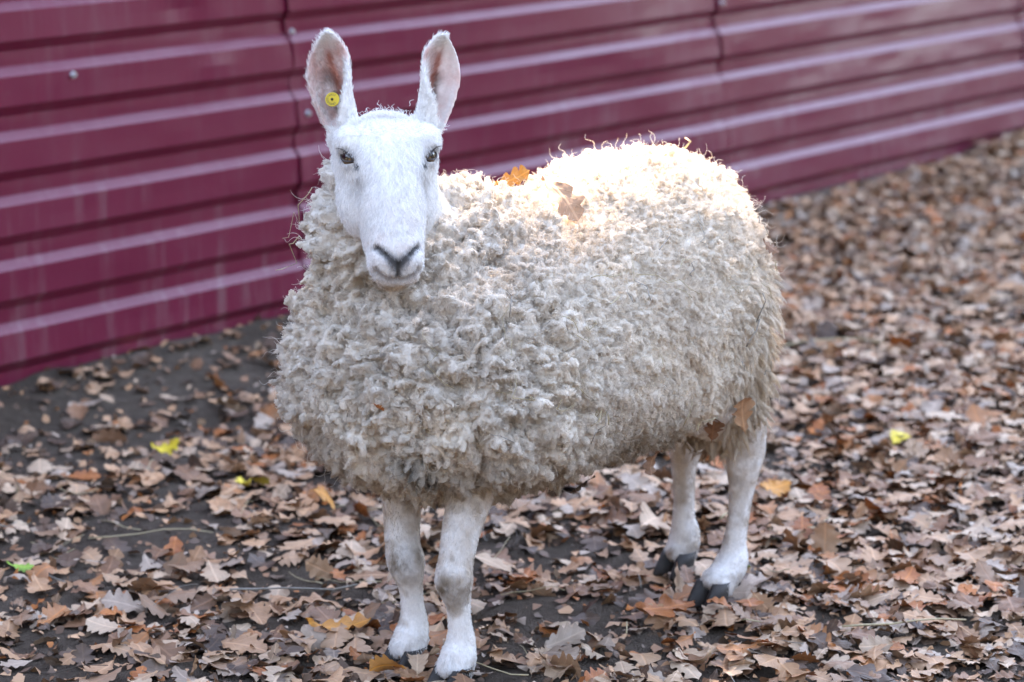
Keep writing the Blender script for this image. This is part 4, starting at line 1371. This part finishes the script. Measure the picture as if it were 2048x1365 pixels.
for i in range(34):
    x = rng.uniform(-.28, .40); z = rng.uniform(.38, .72)
    th = rng.uniform(0, math.pi)
    straw_on_fleece((x, .24, z), (math.cos(th), 0, math.sin(th)), rng.uniform(.012, .05), rng.uniform(.0005, .0009), STRAW if i % 3 else STRAWG, f"tiny {'pale' if i % 3 else 'grey'} chaff stalk caught in wool {'low' if z < .5 else 'high'} on the {'thigh' if x < -.12 else ('flank' if x < .15 else 'shoulder')}")

def ground_straw(x, y, an, L, r, mat, label, group, lift=.022):
    bend = rng.normal() * .12; path = []
    for i in range(6):
        u = i / 5 - .5
        px = x + math.cos(an) * L * u - math.sin(an) * bend * L * (u * u); py = y + math.sin(an) * L * u + math.cos(an) * bend * L * (u * u)
        path.append((px, py, gz(px, py) + lift + .006 * math.sin(u * 5 + x * 9)))
    straw(path, r, mat, 'straw_stalk', label, group)
ground_straw(-.64, 4.79, .05, .22, .0016, STRAW, 'thick yellow straw lying across the leaves ahead of the chest', 'straw on the ground')
ground_straw(.72, 6.42, .1, .30, .0028, STRAW, 'pale straight straw in the litter beyond the rump', 'straw on the ground', .03)
ground_straw(.40, 4.94, 1.1, .10, .0022, STRAW, 'short straw leaning between the hind legs', 'straw on the ground', .03)
ground_straw(-.36, 4.47, .35, .22, .0020, STRAWG, 'grey straw lying beside the front leg', 'straw on the ground')
ground_straw(.62, 4.25, .1, .20, .0020, STRAW, 'pale straw ahead of the hind hooves', 'straw on the ground', .03)
for i in range(70):
    y = rng.uniform(3.75, 5.6); x = rng.uniform(-1, 1) * (.19 * y)
    L_, k_ = rng.uniform(.04, .16), int(rng.integers(0, 3))
    words = f"{'short' if L_ < .075 else ('long' if L_ > .12 else 'middling')} thin {['yellowish', 'grey', 'dark brown'][k_]} dry stalk {zone_words(x, y)}"
    ground_straw(x, y, rng.uniform(0, 3.14), L_, rng.uniform(.0006, .0014), [STRAW, STRAWG, TWIG][k_], words, 'loose dry stalks on the ground', rng.uniform(.006, .028))

# crumbled leaf and clods that nobody could count
def crumbs():
    n = 26000
    y = 3.4 + rng.random(n) * 4.6; x = (rng.random(n) * 2 - 1) * (.2 * y + .3)
    d = (x - FP[0]) * FN[0] + (y - FP[1]) * FN[1]
    k = (d > .0) & (rng.random(n) < .35 + .65 * leaf_density(x, y)); x, y = x[k], y[k]; n = len(x)
    s = .003 + .011 * rng.random(n) ** 2.2
    M = euler_mats(rng.normal(size=n) * .5, rng.normal(size=n) * .5, rng.random(n) * 6.28)
    base = np.array([(-1, -.5, 0), (.1, -.8, .25), (1, .1, 0), (.2, .7, .3), (-.7, .6, .1)])
    V = np.einsum('nij,vj->nvi', M * s[:, None, None], base) + np.stack([x, y, ground_z(x, y) + .003], 1)[:, None]
    V = V + rng.normal(size=V.shape) * (.18 * s)[:, None, None]
    F = np.arange(5 * n).reshape(n, 5)
    me = fast_mesh('leaf_crumbs', V.reshape(-1, 3), F, np.zeros((5 * n, 2)), rng.choice(6, n, p=[.03, .07, .20, .36, .06, .28]), LEAFMATS)
    tag(link(bpy.data.objects.new('leaf_crumbs', me)), 'fine crumbs of broken leaf strewn over the soil', 'leaf litter', None, 'stuff')
crumbs()

# ------------------------------------------------------------------ yellow tag in the ear
TAGY = mat_plain('tag_plastic', (.60, .41, .012), .4, .5, .08, 200)
INK = mat_plain('tag_ink', (.02, .02, .015), .6)
HOLE = mat_plain('tag_hole', (.012, .010, .008), .8)
def build_ear_tag():
    c = np.array([-0.2583, 4.010, 0.8925])
    n = nrm(np.array([-.12, -.97, .22])); r = nrm(np.array([.98, -.10, .0])); r = nrm(r - n * (r @ n)); u = np.cross(n, r)
    M = Matrix.Translation(toL(c)) @ Matrix([[*[(dirL(a)[i]) for a in (r, u, n)]] for i in range(3)]).to_4x4()
    def disc(name, rad, h, z, mat, parent):
        bm = bmesh.new()
        bmesh.ops.create_cone(bm, cap_ends=True, segments=40, radius1=rad, radius2=rad * .97, depth=h, matrix=Matrix.Translation((0, 0, z)))
        me = bpy.data.meshes.new(name); bm.to_mesh(me); bm.free(); me.materials.append(mat)
        return link(bpy.data.objects.new(name, me), parent)
    tg = disc('ear_tag', .0104, .0018, 0, TAGY, sheep); tg.matrix_local = M
    tg['label'] = 'round yellow numbered tag'
    disc('rim', .0034, .0008, .0012, TAGY, tg); disc('hole', .0019, .0008, .0018, HOLE, tg)
    V = []; F = []; off = 0
    txt = 'UA8500016423'
    for i, ch in enumerate(txt):
        cu = bpy.data.curves.new('glyph', 'FONT'); cu.body = ch; cu.size = .0046; cu.align_x = 'CENTER'; cu.fill_mode = 'FRONT'
        ob = bpy.data.objects.new('glyph', cu); COL.objects.link(ob)
        dg = bpy.context.evaluated_depsgraph_get()
        me = bpy.data.meshes.new_from_object(ob.evaluated_get(dg))
        a = math.radians(-55 - i * 22.5)
        R = Matrix.Rotation(a - math.pi / 2, 4, 'Z')
        for v in me.vertices:
            q = R @ Vector((v.co.x, v.co.y + .0055, 0)); V.append((q.x, q.y, .00115))
        for p in me.polygons: F.append(tuple(k + off for k in p.vertices))
        off += len(me.vertices)
        bpy.data.objects.remove(ob); bpy.data.curves.remove(cu); bpy.data.meshes.remove(me)
    mesh_obj('tag_number', V, F, INK, tg, smooth=False)
build_ear_tag()
